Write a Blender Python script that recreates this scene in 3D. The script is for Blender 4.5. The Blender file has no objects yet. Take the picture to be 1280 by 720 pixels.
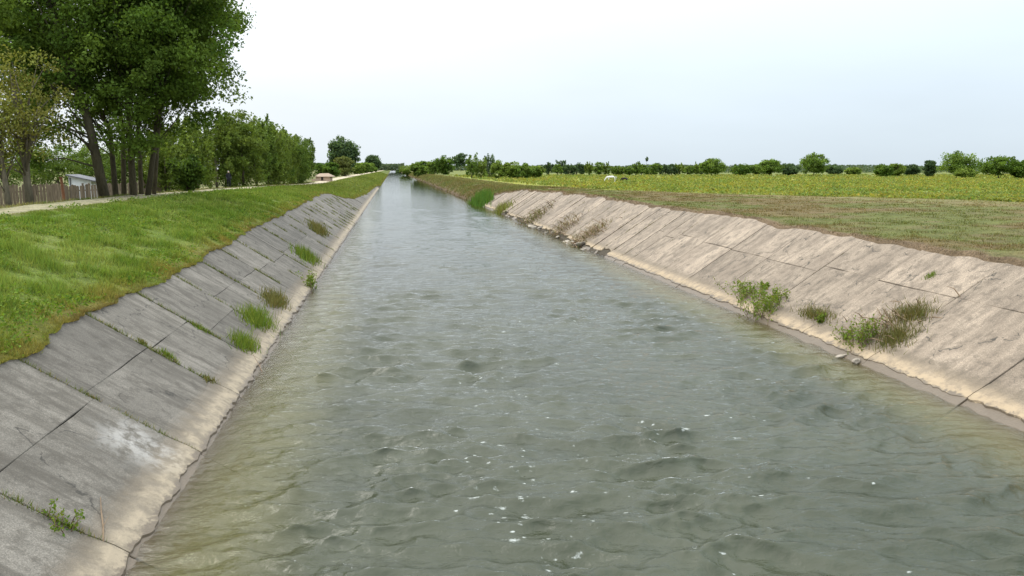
import bpy, math
import numpy as np
from mathutils import Vector

# ------------------------------------------------------------------ camera, sky, sun, exposure
SC = bpy.context.scene
COL = SC.collection
FPX, CAM_H = 1000.0, 5.0                     # focal length in photo pixels (1280 wide), eye height over water
PITCH = math.atan(0.149)
YAW = math.atan(0.15 * math.cos(PITCH))
cam_d = bpy.data.cameras.new('camera')
cam_d.sensor_width = 36.0
cam_d.lens = 36.0 * FPX / 1280.0
cam_d.clip_start, cam_d.clip_end = 0.1, 9000
cam = bpy.data.objects.new('camera', cam_d)
COL.objects.link(cam)
cam.location = (0, 0, CAM_H)
cam.rotation_euler = (math.pi / 2 - PITCH, 0, -YAW)
SC.camera = cam

SUN_AZ = math.radians(-52)                   # left of the canal axis, ahead of the camera
SUN_EL = math.radians(52)
SUN_DIR = (math.sin(SUN_AZ) * math.cos(SUN_EL), math.cos(SUN_AZ) * math.cos(SUN_EL), math.sin(SUN_EL))

SC.view_settings.view_transform = 'Standard'
SC.view_settings.look = 'None'
SC.view_settings.gamma = 1.0
SC.view_settings.use_curve_mapping = False
SC.view_settings.exposure = 0.0
SC.cycles.use_denoising = True
SC.cycles.max_bounces = 6
SC.cycles.diffuse_bounces = 3
SC.cycles.glossy_bounces = 3
SC.cycles.transparent_max_bounces = 12

world = bpy.data.worlds.new('World')
SC.world = world
world.use_nodes = True
wt = world.node_tree
wt.nodes.clear()


def N(t, typ, **kw):
    n = t.nodes.new(typ)
    for k, v in kw.items():
        if k.startswith('i_'):
            key = k[2:]
            key = int(key) if key.isdigit() else key.replace('_', ' ')
            n.inputs[key].default_value = v
        else:
            setattr(n, k, v)
    return n


def math_node(t, op, a, b=None, clamp=False):
    n = t.nodes.new('ShaderNodeMath')
    n.operation = op
    n.use_clamp = clamp
    for i, v in enumerate((a, b)):
        if v is None:
            continue
        if isinstance(v, (int, float)):
            n.inputs[i].default_value = v
        else:
            t.links.new(v, n.inputs[i])
    return n.outputs[0]


def mix_col(t, fac, a, b, mode='MIX'):
    n = t.nodes.new('ShaderNodeMix')
    n.data_type = 'RGBA'
    n.blend_type = mode
    for i, v in ((0, fac), (6, a), (7, b)):
        if isinstance(v, (int, float)):
            n.inputs[i].default_value = v
        elif isinstance(v, (tuple, list)):
            n.inputs[i].default_value = tuple(v) + ((1,) if len(v) == 3 else ())
        else:
            t.links.new(v, n.inputs[i])
    return n.outputs[2]


def maprange(t, v, a, b, c=0.0, d=1.0, smooth=True):
    n = t.nodes.new('ShaderNodeMapRange')
    n.interpolation_type = 'SMOOTHSTEP' if smooth else 'LINEAR'
    t.links.new(v, n.inputs[0])
    for i, x in zip((1, 2, 3, 4), (a, b, c, d)):
        n.inputs[i].default_value = x
    return n.outputs[0]


# overcast sky: a thin blue Nishita sky behind a pale cloud sheet that brightens towards the zenith and the veiled sun
tc = N(wt, 'ShaderNodeTexCoord')
sky = N(wt, 'ShaderNodeTexSky', sky_type='NISHITA', sun_disc=False, sun_elevation=SUN_EL, sun_rotation=SUN_AZ)
sky_s = N(wt, 'ShaderNodeVectorMath', operation='SCALE')
wt.links.new(sky.outputs[0], sky_s.inputs[0])
sky_s.inputs['Scale'].default_value = 0.10
sep = N(wt, 'ShaderNodeSeparateXYZ')
wt.links.new(tc.outputs['Generated'], sep.inputs[0])
el = math_node(wt, 'MAXIMUM', sep.outputs[2], 0.0)
grad = math_node(wt, 'ADD', math_node(wt, 'MULTIPLY', math_node(wt, 'POWER', el, 1.5), 3.3), 0.93)
dot = N(wt, 'ShaderNodeVectorMath', operation='DOT_PRODUCT')
wt.links.new(tc.outputs['Generated'], dot.inputs[0])
dot.inputs[1].default_value = SUN_DIR
glow = math_node(wt, 'POWER', math_node(wt, 'MAXIMUM', math_node(wt, 'ADD', math_node(wt, 'MULTIPLY', dot.outputs['Value'], 0.5), 0.5), 0.0), 4.0)
cl_n = N(wt, 'ShaderNodeTexNoise', i_Scale=1.6, i_Detail=5.0, i_Roughness=0.5)
cl_m = N(wt, 'ShaderNodeMapping')
cl_m.inputs['Scale'].default_value = (1, 1, 3.2)
wt.links.new(tc.outputs['Generated'], cl_m.inputs[0])
wt.links.new(cl_m.outputs[0], cl_n.inputs['Vector'])
cl = maprange(wt, cl_n.outputs[0], 0.3, 0.7, 0.95, 1.06)
lum = math_node(wt, 'MULTIPLY', math_node(wt, 'MULTIPLY', grad, cl), math_node(wt, 'ADD', math_node(wt, 'MULTIPLY', glow, 0.32), 0.92))
ccol = mix_col(wt, maprange(wt, glow, 0.05, 0.5), (0.84, 0.965, 1.07), (0.97, 1.0, 1.03))
clouds = N(wt, 'ShaderNodeVectorMath', operation='SCALE')
wt.links.new(ccol, clouds.inputs[0])
wt.links.new(lum, clouds.inputs['Scale'])
skymix = mix_col(wt, 0.92, sky_s.outputs[0], clouds.outputs[0])
bg = N(wt, 'ShaderNodeBackground', i_Strength=1.0)
wt.links.new(skymix, bg.inputs[0])
wo = N(wt, 'ShaderNodeOutputWorld')
wt.links.new(bg.outputs[0], wo.inputs[0])

sun_d = bpy.data.lights.new('sun', 'SUN')
sun_d.energy = 1.35
sun_d.angle = math.radians(25)
sun_d.color = (1.0, 0.95, 0.86)
sun = bpy.data.objects.new('sun', sun_d)
COL.objects.link(sun)
sun.rotation_euler = Vector(SUN_DIR).to_track_quat('Z', 'Y').to_euler()

# ------------------------------------------------------------------ pixel -> place helpers
_cw, _sw, _cp, _sp = math.cos(YAW), math.sin(YAW), math.cos(PITCH), math.sin(PITCH)
CR = np.array([_cw, -_sw, 0.0])
CF = np.array([_sw * _cp, _cw * _cp, -_sp])
CU = np.cross(CR, CF)


def ray(px, py):
    return CF + CR * (px - 640) / FPX - CU * (py - 360) / FPX


def x_at(px, Y, py=215):
    d = ray(px, py)
    return d[0] / d[1] * Y


def z_at(px, py, Y):
    d = ray(px, py)
    return CAM_H + d[2] / d[1] * Y


def left_slope(px, py):
    d = ray(px, py)
    t = (CAM_H + LX0 * LS) / (-d[0] * LS - d[2])
    return np.array([0, 0, CAM_H]) + d * t


def right_slope(px, py):
    d = ray(px, py)
    t = (CAM_H + RX0 * RS) / (d[0] * RS - d[2])
    return np.array([0, 0, CAM_H]) + d * t


# ------------------------------------------------------------------ numpy noise and profiles
_H = np.random.default_rng(7).random((256, 256))


def vnoise(x, y, s=1.0, seed=0):
    x = np.asarray(x, float) * s + seed * 17.31
    y = np.asarray(y, float) * s + seed * 9.77
    xi, yi = np.floor(x).astype(int), np.floor(y).astype(int)
    fx, fy = x - xi, y - yi
    fx, fy = fx * fx * (3 - 2 * fx), fy * fy * (3 - 2 * fy)
    g = lambda a, b: _H[a % 256, b % 256]
    return (g(xi, yi) * (1 - fx) + g(xi + 1, yi) * fx) * (1 - fy) + (g(xi, yi + 1) * (1 - fx) + g(xi + 1, yi + 1) * fx) * fy


def fbm(x, y, s=1.0, seed=0, octs=4):
    a, t, w = 0.0, 0.0, 1.0
    for o in range(octs):
        a = a + w * vnoise(x, y, s * 2.03 ** o, seed + o)
        t += w
        w *= 0.5
    return a / t


def sstep(a, b, v):
    t = np.clip((v - a) / (b - a), 0, 1)
    return t * t * (3 - 2 * t)


LX0, LS = 3.40, 0.64          # left lining: z = (-x - LX0) * LS
RX0, RS = 11.90, 0.66         # right lining: z = (x - RX0) * RS
BED = -1.7


def edge_l(y):
    y = np.asarray(y, float)
    b = np.interp(y, [-50, 12, 18, 28, 38, 48, 70, 84, 92, 100, 112, 140, 215, 240],
                  [-6.3, -6.34, -6.42, -6.5, -6.75, -6.85, -7.05, -7.2, -6.9, -5.6, -5.0, -4.5, -4.2, -3.5])
    return b + (fbm(y, 0 * y, 0.35, 3) - 0.5) * np.interp(y, [100, 125], [0.42, .3]) + (vnoise(y, 0 * y, 1.9, 4) - .5) * 0.10 + (vnoise(y, 0 * y, 5.0, 8) - .5) * 0.08


def edge_r(y):
    y = np.asarray(y, float)
    b = np.interp(y, [-50, 15, 24, 38, 59, 80, 98, 106, 116, 130, 4000],
                  [15.75, 15.8, 15.8, 15.95, 16.0, 15.9, 15.4, 14.6, 13.0, 12.0, 12.0])
    return b + (fbm(y, 0 * y, 0.4, 5) - 0.5) * 0.55 + (vnoise(y, 0 * y, 2.2, 6) - .5) * 0.12


def crest_z(y):
    return np.interp(y, [-50, 48, 68, 93, 120, 146, 200, 270, 4000], [3.5, 3.5, 3.32, 2.98, 2.6, 2.3, 2.45, 2.6, 2.5])


CREST_X, PATH_X = -12.35, -14.7
LEFT_FIELD, RIGHT_TOP = 2.25, 2.72


def field_x(y):
    return np.interp(y, [-50, 0, 55, 69, 92, 130, 250, 4000], [90, 78, 45, 35, 25, 21, 20, 20])


def gz(x, y):
    """height of the ground surface"""
    x, y = np.broadcast_arrays(np.asarray(x, float), np.asarray(y, float))
    el_, er_ = edge_l(y), edge_r(y)
    n1 = (fbm(x, y, 0.35, 11) - 0.5)
    n2 = (fbm(x, y, 1.7, 12, 3) - 0.5)
    # left bank
    ze = (-el_ - LX0) * LS + 0.035
    zc = crest_z(y)
    t = np.clip((el_ - x) / (el_ - CREST_X), 0, 1)
    zl = ze + (zc - ze) * (1 - (1 - t) ** 1.35) + (n1 * 0.34 + n2 * 0.10) * np.clip(t * 6, 0, 1) * np.clip((1 - t) * 5, 0.15, 1)
    rut = -0.05 * (np.exp(-((x + 13.0) / .25) ** 2) + np.exp(-((x + 14.3) / .25) ** 2))
    zl = np.where(x < CREST_X, zc + rut + n2 * 0.05 + np.clip((CREST_X - x) / 2.3, 0, 1) * np.interp(y, [60, 110], [.03, .14]), zl)
    back = sstep(PATH_X, PATH_X - 5.5, x)
    zl = np.where(x < PATH_X, zc + np.interp(y, [60, 110], [.03, .14]) + (LEFT_FIELD - zc - .1) * back + n1 * 0.15 + n2 * .05, zl)
    # right bank
    zs = (er_ - RX0) * RS
    top = np.interp(y, [-50, 98, 118, 4000], [RIGHT_TOP, RIGHT_TOP, 2.5, 2.4])
    u = np.clip((x - er_), 0, None)
    zr = zs + 0.16 * sstep(0.0, 0.14, u) + (top - zs - 0.16) * (1 - np.exp(-u / 2.2)) + (n1 * 0.22 + n2 * 0.13) * np.clip(u * 2.5, 0, 1)
    zr = zr + (2.4 - top) * sstep(field_x(y) - 6, field_x(y) + 2, x)
    core = np.maximum(np.maximum((-x - LX0) * LS, (x - RX0) * RS), BED) - 0.07
    z = np.where(x <= el_, zl, np.where(x >= er_, zr, core))
    return z


# ------------------------------------------------------------------ mesh helpers
def mesh_obj(name, V, F, mat=None, parent=None, smooth=False, col=None, kind=None, label=None, cat=None, group=None):
    """V (n,3); F (m,k) int array or list of faces"""
    me = bpy.data.meshes.new(name)
    V = np.asarray(V, np.float32)
    if isinstance(F, np.ndarray):
        m, k = F.shape
        me.vertices.add(len(V))
        me.vertices.foreach_set('co', V.ravel())
        me.loops.add(m * k)
        me.loops.foreach_set('vertex_index', F.astype(np.int32).ravel())
        me.polygons.add(m)
        me.polygons.foreach_set('loop_start', np.arange(0, m * k, k, dtype=np.int32))
        me.update(calc_edges=True)
    else:
        me.from_pydata([tuple(map(float, v)) for v in V], [], [tuple(map(int, f)) for f in F])
        me.update()
    if smooth:
        me.polygons.foreach_set('use_smooth', np.ones(len(me.polygons), bool))
    if col is not None:
        a = me.attributes.new('col', 'FLOAT_COLOR', 'POINT')
        c = np.ones((len(V), 4), np.float32)
        c[:, :3] = col
        a.data.foreach_set('color', c.ravel())
    if mat:
        me.materials.append(mat)
    o = bpy.data.objects.new(name, me)
    COL.objects.link(o)
    if parent is not None:
        o.parent = parent
        o.matrix_parent_inverse.identity()
    tag(o, label, cat, group, kind)
    return o


def tag(o, label=None, cat=None, group=None, kind=None):
    for k, v in (('label', label), ('category', cat), ('group', group), ('kind', kind)):
        if v:
            o[k] = v
    return o


def thing(name, label, cat, loc, group=None, rz=0.0):
    o = bpy.data.objects.new(name, None)
    COL.objects.link(o)
    o.empty_display_size = 0.2
    o.location = loc
    o.rotation_euler = (0, 0, rz)
    return tag(o, label, cat, group)


class MB:
    def __init__(self):
        self.V, self.F = [], []

    def add(self, V, F):
        b = len(self.V)
        self.V += [tuple(v) for v in V]
        self.F += [tuple(i + b for i in f) for f in F]

    def box(self, c, s, rz=0.0):
        c, s = np.array(c, float), np.array(s, float) / 2
        ca, sa = math.cos(rz), math.sin(rz)
        P = []
        for i in (-1, 1):
            for j in (-1, 1):
                for k in (-1, 1):
                    x, y = i * s[0], j * s[1]
                    P.append((c[0] + x * ca - y * sa, c[1] + x * sa + y * ca, c[2] + k * s[2]))
        self.add(P, [(0, 1, 3, 2), (4, 6, 7, 5), (0, 4, 5, 1), (2, 3, 7, 6), (0, 2, 6, 4), (1, 5, 7, 3)])

    def tube(self, pts, rad, n=7):
        pts = [np.array(p, float) for p in pts]
        rings = []
        for i, p in enumerate(pts):
            d = pts[min(i + 1, len(pts) - 1)] - pts[max(i - 1, 0)]
            d = d / (np.linalg.norm(d) + 1e-9)
            a = np.cross(d, (0.31, 0.94, 0.11))
            a = a / (np.linalg.norm(a) + 1e-9)
            b = np.cross(d, a)
            rings.append([p + rad[i] * (math.cos(k * 2 * math.pi / n) * a + math.sin(k * 2 * math.pi / n) * b) for k in range(n)])
        V = [v for r in rings for v in r]
        F = []
        for i in range(len(rings) - 1):
            for k in range(n):
                F.append((i * n + k, i * n + (k + 1) % n, (i + 1) * n + (k + 1) % n, (i + 1) * n + k))
        F.append(tuple(range(n))[::-1])
        F.append(tuple((len(rings) - 1) * n + k for k in range(n)))
        self.add(V, F)

    def build(self, name, mat, parent=None, smooth=False, **kw):
        return mesh_obj(name, self.V, self.F, mat, parent, smooth, **kw)


def leaf_quads(P, size, rng, up=0.3, aspect=0.55, axis=None):
    """diamond leaves at P (n,3); size scalar or (n,)"""
    n = len(P)
    d = rng.normal(size=(n, 3))
    d /= np.linalg.norm(d, axis=1)[:, None]
    if axis is not None:
        d = d * 0.8 + axis
        d /= np.linalg.norm(d, axis=1)[:, None]
    nor = rng.normal(size=(n, 3))
    nor[:, 2] += up * 2
    s = np.cross(d, nor)
    s /= np.linalg.norm(s, axis=1)[:, None] + 1e-9
    L = (np.ones(n) * size * rng.uniform(0.7, 1.3, n))[:, None]
    V = np.empty((n, 4, 3))
    V[:, 0] = P - d * L * 0.5
    V[:, 1] = P + s * L * aspect * 0.5
    V[:, 2] = P + d * L * 0.5
    V[:, 3] = P - s * L * aspect * 0.5
    F = np.arange(4 * n).reshape(n, 4)
    return V.reshape(-1, 3), F


def blades(P, h, w, rng, lean=0.5, bias=(0, 0, 0)):
    """single triangle grass blades at P"""
    n = len(P)
    a = rng.uniform(0, 2 * math.pi, n)
    side = np.stack([np.cos(a), np.sin(a), np.zeros(n)], 1) * (np.ones(n) * w)[:, None] * 0.5
    tip = rng.normal(size=(n, 3)) * lean + np.array(bias)
    tip[:, 2] = np.abs(tip[:, 2]) * 0.3 + 1.0
    tip /= np.linalg.norm(tip, axis=1)[:, None]
    V = np.empty((n, 3, 3))
    V[:, 0] = P - side
    V[:, 1] = P + side
    V[:, 2] = P + tip * (np.ones(n) * h)[:, None]
    return V.reshape(-1, 3), np.arange(3 * n).reshape(n, 3)


# ------------------------------------------------------------------ materials
def new_mat(name):
    m = bpy.data.materials.new(name)
    m.use_nodes = True
    t = m.node_tree
    t.nodes.clear()
    out = t.nodes.new('ShaderNodeOutputMaterial')
    return m, t, out


def foliage_mat(name='foliage', trans=0.3, rough=0.6):
    m, t, out = new_mat(name)
    at = N(t, 'ShaderNodeAttribute', attribute_name='col')
    p = N(t, 'ShaderNodeBsdfPrincipled', i_Roughness=rough)
    p.inputs['Specular IOR Level'].default_value = 0.07
    tr = N(t, 'ShaderNodeBsdfTranslucent')
    mx = N(t, 'ShaderNodeMixShader')
    mx.inputs[0].default_value = trans
    t.links.new(at.outputs['Color'], p.inputs['Base Color'])
    t.links.new(mix_col(t, 1.0, at.outputs['Color'], (1.2, 1.15, 0.6), 'MULTIPLY'), tr.inputs[0])
    t.links.new(p.outputs[0], mx.inputs[1])
    t.links.new(tr.outputs[0], mx.inputs[2])
    t.links.new(mx.outputs[0], out.inputs[0])
    return m


def noise_mat(name, c1, c2, scale=4.0, rough=0.85, bump=0.2, c3=None, stretch=(1, 1, 1), coord='Object', bdist=0.02):
    m, t, out = new_mat(name)
    tcn = N(t, 'ShaderNodeTexCoord')
    mp = N(t, 'ShaderNodeMapping')
    mp.inputs['Scale'].default_value = stretch
    t.links.new(tcn.outputs[coord], mp.inputs[0])
    n1 = N(t, 'ShaderNodeTexNoise', i_Scale=scale, i_Detail=6.0, i_Roughness=0.65)
    n2 = N(t, 'ShaderNodeTexNoise', i_Scale=scale * 7.3, i_Detail=3.0)
    t.links.new(mp.outputs[0], n1.inputs['Vector'])
    t.links.new(mp.outputs[0], n2.inputs['Vector'])
    c = mix_col(t, maprange(t, n1.outputs[0], 0.3, 0.7), c1, c2)
    if c3:
        c = mix_col(t, maprange(t, n2.outputs[0], 0.55, 0.75), c, c3)
    oi = N(t, 'ShaderNodeObjectInfo')
    rnd = math_node(t, 'ADD', math_node(t, 'MULTIPLY', oi.outputs['Random'], 0.4), 0.8)
    sc = N(t, 'ShaderNodeVectorMath', operation='SCALE')
    t.links.new(c, sc.inputs[0])
    t.links.new(rnd, sc.inputs['Scale'])
    p = N(t, 'ShaderNodeBsdfPrincipled', i_Roughness=rough)
    p.inputs['Specular IOR Level'].default_value = 0.3
    t.links.new(sc.outputs[0], p.inputs['Base Color'])
    if bump:
        b = N(t, 'ShaderNodeBump', i_Strength=bump, i_Distance=bdist)
        t.links.new(math_node(t, 'ADD', n1.outputs[0], math_node(t, 'MULTIPLY', n2.outputs[0], 0.5)), b.inputs['Height'])
        t.links.new(b.outputs[0], p.inputs['Normal'])
    t.links.new(p.outputs[0], out.inputs[0])
    return m


def ground_mat():
    m, t, out = new_mat('ground_soil_and_turf')
    at = N(t, 'ShaderNodeAttribute', attribute_name='col')
    ge = N(t, 'ShaderNodeNewGeometry')
    n1 = N(t, 'ShaderNodeTexNoise', i_Scale=1.1, i_Detail=8.0, i_Roughness=0.7)
    n2 = N(t, 'ShaderNodeTexNoise', i_Scale=14.0, i_Detail=4.0, i_Roughness=0.7)
    for n in (n1, n2):
        t.links.new(ge.outputs['Position'], n.inputs['Vector'])
    k = math_node(t, 'MULTIPLY', maprange(t, n1.outputs[0], 0.25, 0.75, 0.65, 1.35), maprange(t, n2.outputs[0], 0.25, 0.75, 0.6, 1.4))
    sc = N(t, 'ShaderNodeVectorMath', operation='SCALE')
    t.links.new(at.outputs['Color'], sc.inputs[0])
    t.links.new(k, sc.inputs['Scale'])
    p = N(t, 'ShaderNodeBsdfPrincipled', i_Roughness=0.95)
    p.inputs['Specular IOR Level'].default_value = 0.1
    b = N(t, 'ShaderNodeBump', i_Strength=0.7, i_Distance=0.05)
    t.links.new(n2.outputs[0], b.inputs['Height'])
    t.links.new(b.outputs[0], p.inputs['Normal'])
    t.links.new(sc.outputs[0], p.inputs['Base Color'])
    t.links.new(p.outputs[0], out.inputs[0])
    return m


def concrete_mat(name, c_lo, c_hi, c_dirt, c_mud, band_top, wet_top, lime=None, run=0.75):
    m, t, out = new_mat(name)
    ge = N(t, 'ShaderNodeNewGeometry')
    pos = ge.outputs['Position']
    sx = N(t, 'ShaderNodeSeparateXYZ')
    t.links.new(pos, sx.inputs[0])

    def noise(scale, det=5.0, ro=0.6, st=(1, 1, 1), dist=0.0):
        mp = N(t, 'ShaderNodeMapping')
        mp.inputs['Scale'].default_value = st
        t.links.new(pos, mp.inputs[0])
        n = N(t, 'ShaderNodeTexNoise', i_Scale=scale, i_Detail=det, i_Roughness=ro, i_Distortion=dist)
        t.links.new(mp.outputs[0], n.inputs['Vector'])
        return n.outputs[0]

    big, mid, fine, grit = noise(0.7, 7, 0.62), noise(3.2, 6, 0.7), noise(22.0, 4, 0.7), noise(48.0, 3, 0.75)
    streak = noise(1.0, 5, 0.65, (0.35, 3.6, 0.35))
    oi = N(t, 'ShaderNodeObjectInfo')
    c = mix_col(t, maprange(t, big, 0.32, 0.68), c_lo, c_hi)
    c = mix_col(t, math_node(t, 'MULTIPLY', maprange(t, streak, 0.44, 0.66), run), c, c_dirt)
    c = mix_col(t, math_node(t, 'MULTIPLY', maprange(t, mid, 0.47, 0.66), 0.7), c, c_dirt)
    spot = math_node(t, 'MULTIPLY', maprange(t, fine, 0.60, 0.70), maprange(t, mid, 0.42, 0.6))
    c = mix_col(t, math_node(t, 'MULTIPLY', spot, 0.65), c, (0.045, 0.042, 0.035))
    lt = N(t, 'ShaderNodeVectorMath', operation='SCALE', i_Scale=1.75)
    t.links.new(c, lt.inputs[0])
    c = mix_col(t, math_node(t, 'MULTIPLY', maprange(t, grit, 0.50, 0.66), 0.6), c, lt.outputs[0])
    st2 = noise(1.3, 6, 0.7, (0.6, 1.3, 0.6), 0.6)
    c = mix_col(t, math_node(t, 'MULTIPLY', maprange(t, st2, 0.50, 0.66), 0.6), c, c_dirt)
    c = mix_col(t, math_node(t, 'MULTIPLY', maprange(t, grit, 0.50, 0.36), 0.6), c, (0.07, 0.065, 0.055))
    # hairline cracks
    vw = N(t, 'ShaderNodeTexNoise', i_Scale=1.6, i_Detail=5.0)
    t.links.new(pos, vw.inputs['Vector'])
    va = N(t, 'ShaderNodeVectorMath', operation='ADD')
    vs = N(t, 'ShaderNodeVectorMath', operation='SCALE')
    t.links.new(vw.outputs['Color'], vs.inputs[0])
    vs.inputs['Scale'].default_value = 0.9
    t.links.new(pos, va.inputs[0])
    t.links.new(vs.outputs[0], va.inputs[1])
    vo = N(t, 'ShaderNodeTexVoronoi', feature='DISTANCE_TO_EDGE', i_Scale=0.42)
    t.links.new(va.outputs[0], vo.inputs['Vector'])
    crack = math_node(t, 'MULTIPLY', maprange(t, vo.outputs['Distance'], 0.010, 0.002), maprange(t, mid, 0.44, 0.54))
    c = mix_col(t, math_node(t, 'MULTIPLY', crack, 0.85), c, (0.035, 0.032, 0.026))
    k = math_node(t, 'ADD', math_node(t, 'MULTIPLY', oi.outputs['Random'], 0.30), 0.85)
    sc = N(t, 'ShaderNodeVectorMath', operation='SCALE')
    t.links.new(c, sc.inputs[0])
    t.links.new(k, sc.inputs['Scale'])
    c = sc.outputs[0]
    rag = noise(3.4, 8, 0.8, (1, 1, 1), 0.8)
    zr = math_node(t, 'ADD', sx.outputs[2], math_node(t, 'MULTIPLY', math_node(t, 'SUBTRACT', rag, 0.5), 0.30))
    # brown film, then dried pale mud, then the wet foot
    film = maprange(t, zr, band_top + 0.10, band_top - 0.06)
    c = mix_col(t, math_node(t, 'MULTIPLY', film, 0.6), c, (0.135, 0.108, 0.075))
    mudn = math_node(t, 'MULTIPLY', maprange(t, zr, band_top * 0.92, band_top * 0.5), maprange(t, mid, 0.34, 0.60, 0.25, 1.0))
    c = mix_col(t, mudn, c, c_mud)
    if lime:
        dv = N(t, 'ShaderNodeVectorMath', operation='DISTANCE')
        t.links.new(pos, dv.inputs[0])
        dv.inputs[1].default_value = lime
        lm = math_node(t, 'MULTIPLY', maprange(t, math_node(t, 'ADD', dv.outputs['Value'], math_node(t, 'MULTIPLY', big, 1.6)), 1.9, 0.75), maprange(t, mid, 0.40, 0.62))
        c = mix_col(t, math_node(t, 'MULTIPLY', lm, 0.5), c, (0.52, 0.50, 0.46))
    zw = math_node(t, 'ADD', sx.outputs[2], math_node(t, 'MULTIPLY', math_node(t, 'SUBTRACT', rag, 0.5), 0.42))
    wet = maprange(t, zw, wet_top + 0.02, wet_top - 0.02)
    c = mix_col(t, wet, c, mix_col(t, mid, (0.088, 0.066, 0.043), (0.140, 0.108, 0.072)))
    p = N(t, 'ShaderNodeBsdfPrincipled')
    p.inputs['Specular IOR Level'].default_value = 0.35
    t.links.new(math_node(t, 'SUBTRACT', 0.93, math_node(t, 'MULTIPLY', wet, 0.5)), p.inputs['Roughness'])
    t.links.new(c, p.inputs['Base Color'])
    b = N(t, 'ShaderNodeBump', i_Strength=0.55, i_Distance=0.02)
    hh = math_node(t, 'ADD', math_node(t, 'MULTIPLY', fine, 0.7), math_node(t, 'ADD', math_node(t, 'MULTIPLY', grit, 0.5), math_node(t, 'MULTIPLY', mid, 1.4)))
    t.links.new(hh, b.inputs['Height'])
    t.links.new(b.outputs[0], p.inputs['Normal'])
    t.links.new(p.outputs[0], out.inputs[0])
    return m


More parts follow.
